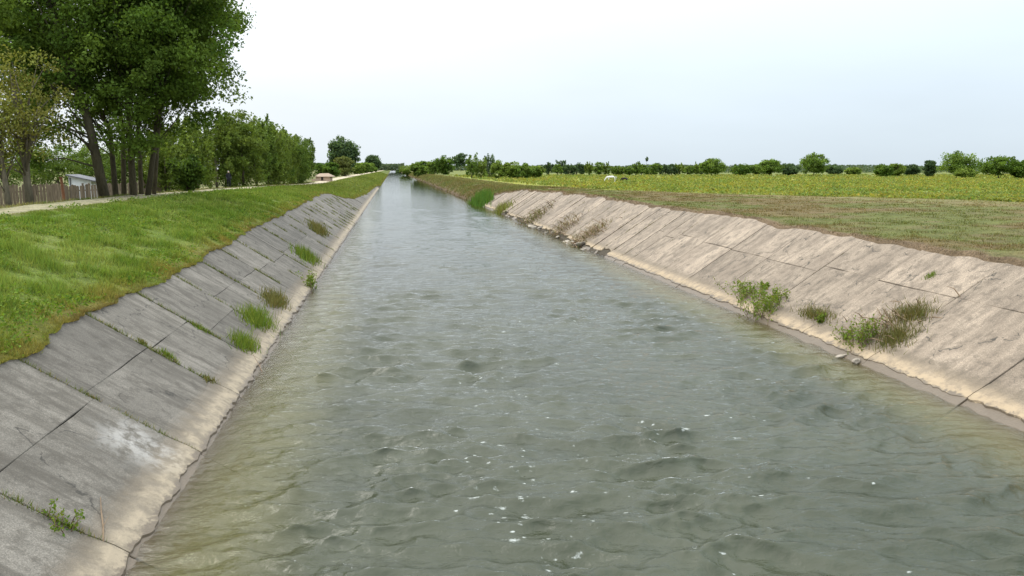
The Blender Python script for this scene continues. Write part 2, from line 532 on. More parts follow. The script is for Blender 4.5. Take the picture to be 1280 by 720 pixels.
def water_mat():
    m, t, out = new_mat('canal_water')
    ge = N(t, 'ShaderNodeNewGeometry')
    sx = N(t, 'ShaderNodeSeparateXYZ')
    t.links.new(ge.outputs['Position'], sx.inputs[0])
    # turbidity by the real depth of water over the lining
    dl = math_node(t, 'MULTIPLY', math_node(t, 'ADD', sx.outputs[0], LX0), LS)
    dr = math_node(t, 'MULTIPLY', math_node(t, 'SUBTRACT', RX0, sx.outputs[0]), RS)
    dep = math_node(t, 'MAXIMUM', math_node(t, 'MINIMUM', dl, dr), 0.0)
    opaque = math_node(t, 'SUBTRACT', 1.0, math_node(t, 'POWER', 2.718, math_node(t, 'MULTIPLY', dep, -1.9)))
    n0 = N(t, 'ShaderNodeTexNoise', i_Scale=0.35, i_Detail=4.0)
    t.links.new(ge.outputs['Position'], n0.inputs['Vector'])
    shallow_refl = maprange(t, dep, 0.1, 1.65, 1.0, 0.0)
    body = mix_col(t, maprange(t, n0.outputs[0], 0.35, 0.65), (0.024, 0.029, 0.012), (0.034, 0.039, 0.019))
    body = mix_col(t, shallow_refl, body, (0.098, 0.090, 0.022))  # olive shallows, with the bank's reflection also put into this colour
    # foam
    fo = N(t, 'ShaderNodeAttribute', attribute_name='foam')
    fn = N(t, 'ShaderNodeTexNoise', i_Scale=11.0, i_Detail=6.0, i_Roughness=0.75)
    t.links.new(ge.outputs['Position'], fn.inputs['Vector'])
    foam = None
    for vs_ in (3.6, 8.0):
        vmp = N(t, 'ShaderNodeMapping')
        vmp.inputs['Scale'].default_value = (0.75, 1.25, 0.3)
        t.links.new(ge.outputs['Position'], vmp.inputs[0])
        vo = N(t, 'ShaderNodeTexVoronoi', feature='F1', i_Scale=vs_)
        t.links.new(vmp.outputs[0], vo.inputs['Vector'])
        rs = N(t, 'ShaderNodeSeparateColor')
        t.links.new(vo.outputs['Color'], rs.inputs[0])
        on = maprange(t, math_node(t, 'SUBTRACT', math_node(t, 'MULTIPLY', fo.outputs['Fac'], 0.50), rs.outputs[0]), 0.0, 0.06)
        sh = maprange(t, math_node(t, 'ADD', vo.outputs['Distance'], math_node(t, 'MULTIPLY', fn.outputs[0], 1.1)), 0.80, 0.55)
        f_ = math_node(t, 'MULTIPLY', on, sh)
        foam = f_ if foam is None else math_node(t, 'MAXIMUM', foam, f_)
    # ripples too fine for the mesh
    mp = N(t, 'ShaderNodeMapping')
    mp.inputs['Scale'].default_value = (1.0, 1.5, 1.0)
    t.links.new(ge.outputs['Position'], mp.inputs[0])
    r1 = N(t, 'ShaderNodeTexNoise', i_Scale=4.5, i_Detail=5.0, i_Roughness=0.6, i_Distortion=0.5)
    r2 = N(t, 'ShaderNodeTexNoise', i_Scale=1.3, i_Detail=3.0, i_Distortion=0.4)
    for r in (r1, r2):
        t.links.new(mp.outputs[0], r.inputs['Vector'])
    bump = N(t, 'ShaderNodeBump', i_Distance=0.10)
    t.links.new(math_node(t, 'MULTIPLY', maprange(t, sx.outputs[1], 10.0, 75.0, 0.40, 0.10), maprange(t, sx.outputs[1], 50.0, 160.0, 1.0, 0.35)), bump.inputs['Strength'])
    r3 = N(t, 'ShaderNodeTexNoise', i_Scale=16.0, i_Detail=3.0, i_Distortion=0.6)
    t.links.new(mp.outputs[0], r3.inputs['Vector'])
    t.links.new(math_node(t, 'ADD', math_node(t, 'ADD', r1.outputs[0], math_node(t, 'MULTIPLY', r3.outputs[0], 0.16)), math_node(t, 'MULTIPLY', r2.outputs[0], 1.6)), bump.inputs['Height'])
    dif = N(t, 'ShaderNodeBsdfDiffuse')
    t.links.new(body, dif.inputs[0])
    upn = N(t, 'ShaderNodeCombineXYZ', i_Z=1.0)           # light welling up out of the body does not follow the ripples
    t.links.new(upn.outputs[0], dif.inputs['Normal'])
    tra = N(t, 'ShaderNodeBsdfTransparent')
    tra.inputs[0].default_value = (0.95, 0.94, 0.85, 1)
    under = N(t, 'ShaderNodeMixShader')
    t.links.new(opaque, under.inputs[0])
    t.links.new(tra.outputs[0], under.inputs[1])
    t.links.new(dif.outputs[0], under.inputs[2])
    glo = N(t, 'ShaderNodeBsdfGlossy', i_Roughness=0.03)
    t.links.new(bump.outputs[0], glo.inputs['Normal'])
    fr = N(t, 'ShaderNodeFresnel', i_IOR=1.42)
    t.links.new(bump.outputs[0], fr.inputs['Normal'])
    mx = N(t, 'ShaderNodeMixShader')
    t.links.new(fr.outputs[0], mx.inputs[0])
    t.links.new(under.outputs[0], mx.inputs[1])
    t.links.new(glo.outputs[0], mx.inputs[2])
    fd = N(t, 'ShaderNodeBsdfDiffuse')
    fd.inputs[0].default_value = (0.33, 0.345, 0.32, 1)
    mf = N(t, 'ShaderNodeMixShader')
    t.links.new(foam, mf.inputs[0])
    t.links.new(mx.outputs[0], mf.inputs[1])
    t.links.new(fd.outputs[0], mf.inputs[2])
    t.links.new(mf.outputs[0], out.inputs[0])
    return m


M_FOL = foliage_mat('leaves', 0.42)
M_GRASS = foliage_mat('grass_blades', 0.3, 0.7)
M_GROUND = ground_mat()
M_CONL = concrete_mat('weathered_grey_concrete', (0.104, 0.093, 0.076), (0.155, 0.139, 0.115), (0.060, 0.052, 0.040), (0.270, 0.222, 0.155), 0.37, 0.10,
                      lime=(-4.25, 13.4, 0.55))
M_CONR = concrete_mat('weathered_tan_concrete', (0.190, 0.150, 0.110), (0.285, 0.228, 0.168), (0.100, 0.079, 0.058), (0.33, 0.255, 0.165), 0.46, 0.16, run=0.42)
M_BARK = noise_mat('grey_brown_bark', (0.085, 0.070, 0.045), (0.15, 0.125, 0.080), 3.0, bump=0.8, c3=(0.05, 0.045, 0.03), stretch=(3, 3, 0.7))
M_BARKG = noise_mat('darker_grove_bark', (0.060, 0.050, 0.030), (0.115, 0.098, 0.058), 3.0, bump=0.8, c3=(0.035, 0.03, 0.02), stretch=(3, 3, 0.7))  # darker brown bark for the grove trunks
M_BARKD = noise_mat('dark_bark', (0.05, 0.042, 0.03), (0.10, 0.085, 0.06), 3.0, bump=0.6, stretch=(3, 3, 0.7))
M_WOOD = noise_mat('weathered_fence_wood', (0.13, 0.098, 0.066), (0.25, 0.19, 0.135), 2.5, bump=0.4, stretch=(6, 6, 0.6))
M_RUST = noise_mat('rusty_iron', (0.12, 0.05, 0.025), (0.20, 0.09, 0.045), 6.0, bump=0.3)
M_WHITE = noise_mat('white_painted_board', (0.66, 0.66, 0.68), (0.76, 0.76, 0.78), 2.0, bump=0.1)
M_ROOF = noise_mat('dark_roof_sheet', (0.07, 0.07, 0.075), (0.12, 0.12, 0.125), 3.0, bump=0.2)
M_BRICK = noise_mat('pale_plaster_and_brick', (0.36, 0.25, 0.18), (0.46, 0.34, 0.25), 1.5, bump=0.3)
M_TILE = noise_mat('clay_roof', (0.24, 0.17, 0.12), (0.34, 0.26, 0.19), 4.0, bump=0.5)
M_DARK = noise_mat('dark_opening', (0.012, 0.010, 0.008), (0.02, 0.016, 0.012), 2.0, bump=0)
M_TWIG = noise_mat('dry_twigs', (0.13, 0.085, 0.05), (0.22, 0.155, 0.095), 5.0, bump=0)
M_STONE = noise_mat('broken_concrete', (0.17, 0.145, 0.11), (0.30, 0.26, 0.21), 4.0, bump=0.5)

# ------------------------------------------------------------------ ground sheet
ys = [-40.0]
while ys[-1] < 130:
    ys.append(ys[-1] + (0.30 if 8 < ys[-1] < 60 else 0.6))
while ys[-1] < 4500:
    ys.append(ys[-1] * 1.03)
ys = np.array(ys)
EL, ER = edge_l(ys)[:, None], edge_r(ys)[:, None]
one = np.ones_like(EL)
cols = []
for v in (-3500, -1800, -900, -450, -220, -120, -80, -60, -48, -40, -34, -30, -27, -25, -23, -21, -20, -19, -18, -17.2, -16.5, -15.9, -15.4, -15.0, -14.7,
          -14.5, -14.3, -14.1, -13.6, -13.2, -13.0, -12.8, -12.5, CREST_X):
    cols.append(v * one)
for t_ in np.linspace(0, 1, 24)[1:-1]:
    cols.append(CREST_X + (EL - CREST_X) * t_)
cols += [EL - 0.10, EL - 0.002, EL + 0.03]
for t_ in np.linspace(0, 1, 10)[1:]:
    cols.append(EL + 0.03 + (-0.8 - EL - 0.03) * t_)
cols.append(4.0 * one)
for t_ in np.linspace(0, 1, 10)[:-1]:
    cols.append(9.4 + (ER - 0.03 - 9.4) * t_)
cols += [ER - 0.03, ER + 0.002, ER + 0.07, ER + 0.15]
FXR = np.maximum(field_x(ys)[:, None], ER + 6)
for t_ in np.linspace(0, 1, 26)[1:]:
    cols.append(ER + 0.15 + (FXR - ER - 0.15) * t_ ** 1.7)
for a_ in (2, 5, 10, 18, 30, 50, 90, 160, 300, 600, 1200, 2600, 4200):
    cols.append(FXR + a_)
GX = np.concatenate(cols, 1)
GY = ys[:, None] + 0 * GX
GZ = gz(GX, GY)
n_r, n_c = GX.shape


def mixc(a, b, f):
    f = np.asarray(f)[..., None]
    return np.asarray(a) * (1 - f) + np.asarray(b) * f


def right_grass_color(x, y):
    u = x - edge_r(y)
    n = fbm(x, y, 0.22, 31)
    n2 = fbm(x, y, 1.1, 32)
    c = mixc((0.135, 0.104, 0.044), (0.110, 0.120, 0.036), sstep(.40, .62, n))
    c = mixc(c, (0.150, 0.108, 0.060), sstep(0.55, .75, n2) * 0.6)
    c = mixc(c, (0.225, 0.195, 0.090), sstep(0.35, 0.95, u / (field_x(y) - edge_r(y) + 1e-6)) * 0.75)
    c = mixc(c, (0.150, 0.104, 0.066), sstep(0.6, 0.1, u) * 0.8)
    return c


def field_color(x, y):
    n = fbm(x, y, 0.05, 41)
    n2 = fbm(x, y, 0.5, 42)
    c = mixc((0.145, 0.172, 0.030), (0.190, 0.192, 0.034), sstep(.38, .62, n))
    strip = sstep(70, 73, y) * sstep(88, 82, y) * sstep(34, 46, x)
    c = mixc(c, (0.120, 0.170, 0.055), strip)
    c = mixc(c, (0.095, 0.120, 0.020), sstep(.5, .75, n2) * .6)
    c = mixc(c, (0.110, 0.125, 0.040), sstep(240, 330, y) * .85)
    return c


def left_grass_color(x, y):
    n = fbm(x, y, 0.28, 21)
    n2 = fbm(x, y, 1.3, 22)
    c = mixc((0.148, 0.208, 0.036), (0.205, 0.250, 0.058), sstep(.36, .62, n))
    c = mixc(c, (0.095, 0.160, 0.016), sstep(.52, .68, n2) * .7)
    u = edge_l(y) - x
    c = mixc(c, (0.215, 0.185, 0.045), sstep(1.1, 0.1, u) * np.clip(fbm(x, y, .9, 23) * 1.9 - .35, 0, 1))
    c = mixc(c, (0.200, 0.185, 0.070), sstep(-11.6, -12.5, x) * 0.6)
    c = mixc(c, (0.150, 0.150, 0.040), sstep(60, 85, y) * .35)
    return c


lg = left_grass_color(GX, GY)
rg = right_grass_color(GX, GY)
fc = field_color(GX, GY)
gc = lg * 0.5
pn = fbm(GX, GY, .8, 51)
pathm = sstep(CREST_X + .1, CREST_X - .25, GX + (pn - .5) * 1.2) * sstep(PATH_X - .35, PATH_X + .1, GX + (pn - .5) * 1.2)
gc = mixc(gc, mixc((0.31, 0.26, 0.18), (0.42, 0.36, 0.26), pn), pathm * np.interp(GY, [0, 60, 110, 130], [0.3, 0.6, .9, 1]))
gc = np.where((GX < PATH_X - .3)[..., None], mixc((0.080, 0.092, 0.030), (0.150, 0.135, 0.062), sstep(.35, .65, fbm(GX, GY, .3, 52))), gc)
rmask = (GX >= ER)
gc = np.where(rmask[..., None], rg * .78, gc)
gc = np.where((rmask & (GX > field_x(GY) + (fbm(GX, GY, .2, 53) - .5) * 4))[..., None], fc, gc)
scarp = rmask & (GX < ER + 0.2)
gc = np.where(scarp[..., None], np.array((0.115, 0.082, 0.050)), gc)
cut = (GX > EL) & (GX < ER)
gc = np.where(cut[..., None], np.array((0.060, 0.050, 0.036)), gc)
idx = np.arange(n_r * n_c).reshape(n_r, n_c)
GF = np.stack([idx[:-1, :-1], idx[:-1, 1:], idx[1:, 1:], idx[1:, :-1]], -1).reshape(-1, 4)
ground = mesh_obj('ground', np.stack([GX, GY, GZ], -1).reshape(-1, 3), GF, M_GROUND, smooth=True, col=gc.reshape(-1, 3),
                  kind='structure', label='earth banks, dirt path and flat fields either side of the canal')

# ------------------------------------------------------------------ water
wy = [-6.0]
while wy[-1] < 5.5:
    wy.append(wy[-1] + .25)
while wy[-1] < 170:
    wy.append(wy[-1] + max(0.042, wy[-1] * 0.0036))
while wy[-1] < 2200:
    wy.append(wy[-1] * 1.05)
wy = np.array(wy)
wx = np.linspace(-4.3, 12.8, 400)
WX, WY = np.meshgrid(wx, wy)
rng = np.random.default_rng(3)
wob = (fbm(WX, WY, 0.16, 61, 2) - .5) * 1.6
wob2 = (fbm(WX, WY, 0.16, 71, 2) - .5) * 1.6
WZ = np.zeros_like(WX)
DX = np.zeros_like(WX)
DY = np.zeros_like(WX)
calm = np.interp(WY, [0, 12, 25, 45, 90, 170, 400], [1.0, 0.95, 0.74, 0.40, .15, .06, .0])
rowstep = np.gradient(wy)[:, None]
for k in range(84):                                           # a sum of sharp crested (Gerstner) wave trains
    lam = 0.17 * (9.5 ** rng.uniform(0, 1))
    ang = math.pi / 2 + rng.normal((0.42, -0.30, 0.05)[k % 3], 0.20) + (1.1 if k % 11 == 0 else 0)
    kk = 2 * math.pi / lam
    amp = 0.0046 * lam ** 0.76
    keep = np.clip((lam / np.maximum(rowstep, .045) - 2.2) / 2.2, 0, 1)
    cx, cy = math.cos(ang), math.sin(ang)
    ph = kk * (cx * (WX + wob) + cy * (WY + wob2)) + rng.uniform(0, 6.28)
    grp = 0.3 + 1.4 * sstep(.3, .7, vnoise(WX * .6, WY, .34 / lam ** .6, 200 + k))
    A = amp * keep * grp
    WZ += A * np.cos(ph)
    DX -= A * cx * np.sin(ph)
    DY -= A * cy * np.sin(ph)
patch = (0.6 + 0.7 * sstep(.32, .68, fbm(WX, WY, .28, 64, 3))) * (0.65 + .6 * sstep(.35, .65, fbm(WX * 1.6, WY * .3, .5, 65, 3)))
near_boost = 1.0 + 0.45 * np.exp(-((WX - 3.5) / 4.0) ** 2) * np.interp(WY, [5, 16, 30], [1, .6, 0])
boil = (fbm(WX, WY, 0.6, 66, 2) - .5) * 0.05 * np.interp(WY, [5, 18, 40], [1, .5, 0.1])
side_calm = np.clip(np.minimum(WX + 3.6, 12.1 - WX) / 1.4, 0.3, 1)
K = 1.35 * patch * near_boost * calm * side_calm
WZ = WZ * K + boil * side_calm
PX, PY = WX + DX * K * .6 * side_calm, WY + DY * K * .6
ctr = np.exp(-((WX - 2.0 - 0.07 * (WY - 10)) / 1.0) ** 2)
foam = ctr * np.interp(WY, [4, 10, 14, 22, 30], [1.0, 1.0, .8, .55, 0]) * sstep(.36, .60, fbm(WX * 1.3, WY * .6, 1.2, 68)) * 1.2
foam = np.maximum(foam, 0.34 * np.exp(-((WX - 5) / 4.5) ** 2) * np.interp(WY, [5, 25, 45], [1, .8, 0]) * sstep(.50, .72, fbm(WX * .8, WY, 1.1, 69)))
crest = np.clip((WZ - 0.01) / 0.05, 0, 1)
foam = np.minimum(foam, .80) * (0.78 + 0.32 * crest)
idx = np.arange(WX.size).reshape(WX.shape)
WF = np.stack([idx[:-1, :-1], idx[:-1, 1:], idx[1:, 1:], idx[1:, :-1]], -1).reshape(-1, 4)
water = mesh_obj('water', np.stack([PX, PY, WZ], -1).reshape(-1, 3), WF, water_mat(), smooth=True, kind='structure',
                 label='grey green canal water, choppy and flecked with foam near the viewer')
fa = water.data.attributes.new('foam', 'FLOAT', 'POINT')
fa.data.foreach_set('value', foam.astype(np.float32).ravel())

# ------------------------------------------------------------------ concrete lining, panel by panel
rng = np.random.default_rng(11)


def slope_point(side, y, z, off):
    """point on the lining plane at height z, lifted off along its normal"""
    if side < 0:
        s = LS
        x = -(LX0 + z / s)
        n = np.array([s, 0, 1.0]) / math.hypot(s, 1)
    else:
        s = RS
        x = RX0 + z / s
        n = np.array([-s, 0, 1.0]) / math.hypot(s, 1)
    return np.array([x, y, z]) + n * off


def panel(side, y0, y1, z0, z1, parent, mat, name, lift, tilt, rough=0.008, top=False):
    nb, nt = 4, (9 if top else 4)
    P = [(y0 + (y1 - y0) * k / nb, z0) for k in range(nb)]
    zt = lambda y: (((-float(edge_l(y)) - LX0) * LS if side < 0 else (float(edge_r(y)) - RX0) * RS) + 0.03) if top else z1
    za, zb = max(zt(y1), z0 + .12), max(zt(y0), z0 + .12)
    P += [(y1, z0 + (za - z0) * k / nb) for k in range(nb)]
    P += [(y1 - (y1 - y0) * k / nt, max(zt(y1 - (y1 - y0) * k / nt), z0 + .12)) for k in range(nt)]
    P += [(y0, zb - (zb - z0) * k / nb) for k in range(nb)]
    P = np.array(P) + rng.normal(size=(len(P), 2)) * rough
    cy, cz = (y0 + y1) / 2, (z0 + za) / 2
    n = len(P)
    V, c = [], P.mean(0)
    for (y, z) in P:                                             # face, slightly inset, then arris, then foot
        q = c + ((y, z) - c) * np.array([1 - .014 / (y1 - y0), 1 - .010 / max(.2, za - z0)])
        V.append(slope_point(side, q[0], q[1], lift + tilt[0] * (y - cy) + tilt[1] * (z - cz)))
    for (y, z) in P:
        V.append(slope_point(side, y, z, lift - .010 + tilt[0] * (y - cy) + tilt[1] * (z - cz)))
    for (y, z) in P:
        V.append(slope_point(side, y, z, -0.10))
    F = [tuple(range(n))]
    for a in (0, n):
        for k in range(n):
            F.append((a + k, a + n + k, a + n + (k + 1) % n, a + (k + 1) % n))
    return mesh_obj(name, V, F, mat, parent)


lining_l = thing('canal_lining', 'grey weathered concrete slope lining the left bank of the canal', 'canal lining', (0, 0, 0))
lining_r = thing('canal_lining', 'tan weathered concrete slope lining the right bank of the canal', 'canal lining', (0, 0, 0))
for l_ in (lining_l, lining_r):
    l_['kind'] = 'structure'
jl = [-1.0, 2.9, 6.7, 10.35, 14.15, 17.8, 21.0]
while jl[-1] < 210:
    jl.append(jl[-1] + rng.uniform(3.35, 3.75) * (1 if jl[-1] < 60 else .75 if jl[-1] < 110 else 1.8))
jr = [0.5, 4.2, 7.8, 11.4, 14.98, 18.6, 22.0, 25.2, 29.0, 32.4, 35.62]
while jr[-1] < 122:
    jr.append(jr[-1] + (rng.uniform(3.2, 3.7) if jr[-1] < 38 else rng.uniform(1.5, 2.3)))
for i in range(len(jl) - 1):
    g = rng.uniform(0.007, 0.013)
    y0, y1 = jl[i] + g, jl[i + 1] - g
    zm = 1.05 + rng.normal() * 0.16
    amp = 1.0 if y0 < 60 else 1.6
    cover = min((-float(edge_l(y)) - LX0) * LS for y in (y0, (y0 + y1) / 2, y1))
    rows = ((-1.35, zm, False), (zm + .003, 2.85, True)) if cover > zm + .2 else ((-1.35, 0, True),)
    lf, tl = rng.normal() * 0.007 * amp, rng.normal(size=2) * 0.003 * amp
    for (z0, z1, tp) in rows:
        panel(-1, y0, y1, z0, z1, lining_l, M_CONL, 'concrete_panel', lf + rng.normal() * .002, tl, rough=.005, top=tp)
for i in range(len(jr) - 1):
    far = jr[i] > 42
    g = rng.uniform(0.006, 0.014) * (2.2 if far else 1)
    y0, y1 = jr[i] + g, jr[i + 1] - g
    zm = 1.65 + rng.normal() * 0.06
    cover = min((float(edge_r(y)) - RX0) * RS for y in (y0, (y0 + y1) / 2, y1))
    rows = ((-1.35, 0.16, False), (0.168, zm, False), (zm + .007, 3.0, True))
    if far:
        zf = 0.10 + rng.uniform(0, .25)
        rows = ((-1.35, zf, False), (zf + .05, 3.0, True))
    if cover < rows[-1][0] + .2:
        rows = ((-1.35, 0, True),)
    lf, tl = rng.normal() * 0.008, rng.normal(size=2) * 0.003
    for q, (z0, z1, tp) in enumerate(rows):
        broken = far and q == 0 and 44 < y0 < 92
        a = 2.4 if far else 1.0
        panel(1, y0, y1, z0, z1, lining_r, M_CONR, 'concrete_panel', lf * a + (rng.uniform(-.25, 0.05) if broken else 0),
              tl * a * (5 if broken else 1), 0.03 if far else 0.008, top=tp)

# ragged mortar coat along the foot of both slopes, broken away at the waterline
def coat(side, y0, y1, parent, mat, zt, zb, th):
    m = max(6, int((y1 - y0) / (0.055 if y0 < 26 else .11 if y0 < 50 else .3)))
    yy = np.linspace(y0, y1, m)
    lo = zb + (fbm(yy, yy * 0 + side, 1.6, 81) - .5) * .10 + (vnoise(yy, yy * 0, 7.0, 84) - .5) * .045
    hi = zt + (fbm(yy, yy * 0 + side, .7, 86) - .5) * .20
    V = [slope_point(side, y, z, .004) for y, z in zip(yy, hi)] + [slope_point(side, y, z + (h - z) * .35, th) for y, z, h in zip(yy, lo, hi)] + \
        [slope_point(side, y, z + .012, th * .9) for y, z in zip(yy, lo)] + [slope_point(side, y, z - .012, -.02) for y, z in zip(yy, lo)]
    F = []
    for r in range(3):
        for k in range(m - 1):
            F.append((r * m + k, r * m + k + 1, (r + 1) * m + k + 1, (r + 1) * m + k))
    F += [(0, m, 2 * m, 3 * m), (4 * m - 1, 3 * m - 1, 2 * m - 1, m - 1)]
    return mesh_obj('mortar_coat', V, F, mat, parent)


for i in range(2, len(jl) - 1):
    if jl[i] < 200:
        coat(-1, jl[i] + .012, jl[i + 1] - .012, lining_l, M_CONL, .42, .025, .045)
for i in range(3, len(jr) - 1):
    if jr[i] < 44 or jr[i] > 92:
        coat(1, jr[i] + .012, jr[i + 1] - .012, lining_r, M_CONR, .40, .10, .04)

# ------------------------------------------------------------------ grass (uncountable)
rng = np.random.default_rng(21)


def view_y(n, y0, y1, p=1.0):
    u = rng.random(n)
    if p == 1.0:
        return y0 * (y1 / y0) ** u
    a = 1 - p
    return (y0 ** a + u * (y1 ** a - y0 ** a)) ** (1 / a)


def jit(c, rng, s=0.25):
    k = rng.normal(1, s, len(c)).clip(.45, 1.8)[:, None]
    h = rng.normal(0, .10, len(c))[:, None]
    return np.clip(c * k * np.concatenate([1 + h, np.ones_like(h), 1 - h * .5], 1), 0.004, 0.8)


def grass_patch(name, label, x, y, h, w, colfn, lean=0.45, seed=0, sat=0.25):
    z = gz(x, y) - 0.02
    c = jit(colfn(x, y), rng, sat) * 1.12
    V, F = blades(np.stack([x, y, z], 1), h, w, rng, lean)
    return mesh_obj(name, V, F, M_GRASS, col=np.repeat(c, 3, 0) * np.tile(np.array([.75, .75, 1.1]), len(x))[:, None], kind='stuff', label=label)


n = 330000
y = view_y(n, 9.5, 135, 1.25)
el_ = edge_l(y)
x = el_ + 0.06 + (CREST_X - 0.1 - el_ - 0.06) * rng.random(n)
hh = (0.04 + 0.20 * sstep(.38, .66, fbm(x, y, 1.3, 22)) + .12 * sstep(.5, .75, fbm(x, y, 3.1, 26))) * rng.uniform(.6, 1.3, n)
hh *= np.interp(el_ - x, [-.1, .5], [.35, 1.0]) * np.interp(x, [CREST_X, CREST_X + 1.6], [.35, 1.0])
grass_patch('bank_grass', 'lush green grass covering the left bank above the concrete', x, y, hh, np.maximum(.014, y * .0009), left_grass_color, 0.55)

n = 5200                                                    # leafy weeds among the grass
y = view_y(n, 10, 110, 1.3)
el_ = edge_l(y)
x = el_ - .15 + (CREST_X - el_) * rng.random(n)
ok = fbm(x, y, .55, 27) > .47
x, y = x[ok], y[ok]
m_ = 16
P = np.repeat(np.stack([x, y, gz(x, y) + .07], 1), m_, 0) + rng.normal(size=(len(x) * m_, 3)) * np.array([.13, .13, .05])
V, F = leaf_quads(P, .055 + P[:, 1] * .0011, rng, .5, .45)
c = jit(mixc((.075, .140, .016), (.150, .205, .030), rng.random(len(P))), rng, .25)
mesh_obj('bank_weeds', V, F, M_FOL, col=np.repeat(c, 4, 0), kind='stuff', label='broad leaved weeds among the grass of the left bank')
n = 32000                                                   # dry fringe hanging over the concrete
y = view_y(n, 9.5, 120, 1.25)
x = edge_l(y) + 0.07 - np.abs(rng.normal(0, .10, n))
z = gz(np.minimum(x, edge_l(y) - .01), y) - 0.03
c = jit(mixc(mixc((.190, .150, .050), (.120, .080, .042), rng.random(n)), left_grass_color(x, y), .35 + .6 * sstep(.38, .58, fbm(y, x, .8, 29))), rng, .25)
V, F = blades(np.stack([x, y, z], 1), rng.uniform(.03, .09, n), np.maximum(.013, y * .0008), rng, .7, (.3, 0, 0))
mesh_obj('edge_grass', V, F, M_GRASS, col=np.repeat(c, 3, 0), kind='stuff', label='dry grass fringe hanging over the top of the grey concrete')
n = 26000                                                   # verge of the path and the slope behind it
y = view_y(n, 22, 160, 1.1)
x = np.where(rng.random(n) < .35, rng.uniform(-13.0, CREST_X, n), PATH_X - .1 - rng.random(n) ** 1.5 * 7)
grass_patch('verge_grass', 'dry straw coloured grass along the edges of the dirt path', x, y, np.where(x > PATH_X, .05, .16) * rng.uniform(.5, 1.3, n), np.maximum(.02, y * .0009),
            lambda a, b: mixc((0.19, 0.175, 0.065), (0.10, 0.125, 0.03), sstep(.4, .6, fbm(a, b, .5, 55))), 0.5)

n = 300000
y = view_y(n, 10.5, 150, 1.2)
er_ = edge_r(y)
u = rng.random(n) ** 1.25
x = er_ + 0.08 + (np.minimum(field_x(y), er_ + y * 1.2 + 4) - er_) * u
d_ = np.hypot(x, y)
hh = (0.03 + 0.10 * sstep(.35, .75, fbm(x, y, 1.6, 33))) * rng.uniform(.6, 1.4, n)
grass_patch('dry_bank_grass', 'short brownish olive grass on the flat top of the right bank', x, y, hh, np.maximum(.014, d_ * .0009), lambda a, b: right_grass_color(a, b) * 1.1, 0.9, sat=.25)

n = 60000                                                   # far banks both sides
y = view_y(n, 95, 700, 1.3)
s_ = rng.random(n) < .5
el_, er_ = edge_l(y), edge_r(y)
x = np.where(s_, el_ + .1 - rng.random(n) * 8, er_ - .05 + rng.random(n) * 8)
grass_patch('distant_bank_grass', 'rough grass growing down to the water along the distant banks', x, y, rng.uniform(.1, .35, n), y * .0011,
            lambda a, b: np.where((a < 0)[:, None], left_grass_color(a, b) * .85, mixc(right_grass_color(a, b), (.12, .13, .04), .45)), 0.5)

# crop rows in the field
n = 26000
y = view_y(n, 52, 330, 1.6)
x = field_x(y) + 1.5 + rng.random(n) * (y * 0.78 - field_x(y) + 20).clip(5)
y = np.round(y / .9) * .9 + rng.normal(0, .10, n)
ok = rng.random(n) < (0.35 + .65 * sstep(.35, .6, fbm(x, y, .12, 45))) * (1 - 0.85 * sstep(70, 73, y) * sstep(88, 82, y) * sstep(34, 46, x))
ok &= x > field_x(y) + 1
x, y = x[ok], y[ok]
m_ = 7
P = np.repeat(np.stack([x, y, gz(x, y) + .12], 1), m_, 0)
P += rng.normal(size=P.shape) * np.array([.22, .18, .10])
P[:, 2] += .10
sz = .16 + P[:, 1] * .0012
V, F = leaf_quads(P, sz, rng, .5, .7)
c = jit(mixc((0.230, 0.232, 0.050), (0.150, 0.195, 0.045), sstep(.35, .65, fbm(P[:, 0], P[:, 1], .3, 46))), rng, .22)
c = mixc(c, np.array((.24, .15, .04)), (rng.random(len(c)) < .035) * .7)
mesh_obj('field_crop', V, F, M_FOL, col=np.repeat(c, 4, 0), kind='stuff', label='low yellow green crop covering the flat field on the right')

# small grass in the joints of the lining
P, H_, C_ = [], [], []
for k, yj in enumerate(jl[2:30]):
    for q in range(70):
        z = rng.uniform(.05, 2.0)
        if vnoise(z * 2.2, yj * 3.1) < .36:
            continue
        for r_ in range(11):
            p = slope_point(-1, yj + rng.normal() * .022, z + rng.normal() * .03, -.02)
            P.append(p); H_.append(rng.uniform(.04, .14) + yj * .0014); C_.append((.10, .135, .022) if rng.random() < .7 else (.17, .14, .05))
V, F = blades(np.array(P), np.array(H_), .014, rng, .7)
mesh_obj('joint_grass', V, F, M_GRASS, col=np.repeat(jit(np.array(C_), rng), 3, 0), kind='stuff', label='thin grass sprouting in the joints of the grey concrete')
P, H_, C_ = [], [], []
for k, yj in enumerate(jr[3:60]):
    for q in range(60):
        z = rng.uniform(.1, 2.3)
        if vnoise(z * 2.0, yj * 3.7) < (.56 if yj < 42 else .46):
            continue
        for r_ in range(4):
            p = slope_point(1, yj + rng.normal() * .03, z + rng.normal() * .04, -.02)
            P.append(p); H_.append(rng.uniform(.03, .10) * (1 if yj < 42 else 1.9)); C_.append((.10, .085, .045) if rng.random() < .65 else (.11, .12, .03))
V, F = blades(np.array(P), np.array(H_), .018, rng, .7)
mesh_obj('joint_grass', V, F, M_GRASS, col=np.repeat(jit(np.array(C_), rng), 3, 0), kind='stuff', label='withered grass in the joints of the tan concrete')

# ------------------------------------------------------------------ trees
def rot_clump(P, center):
    return P + center


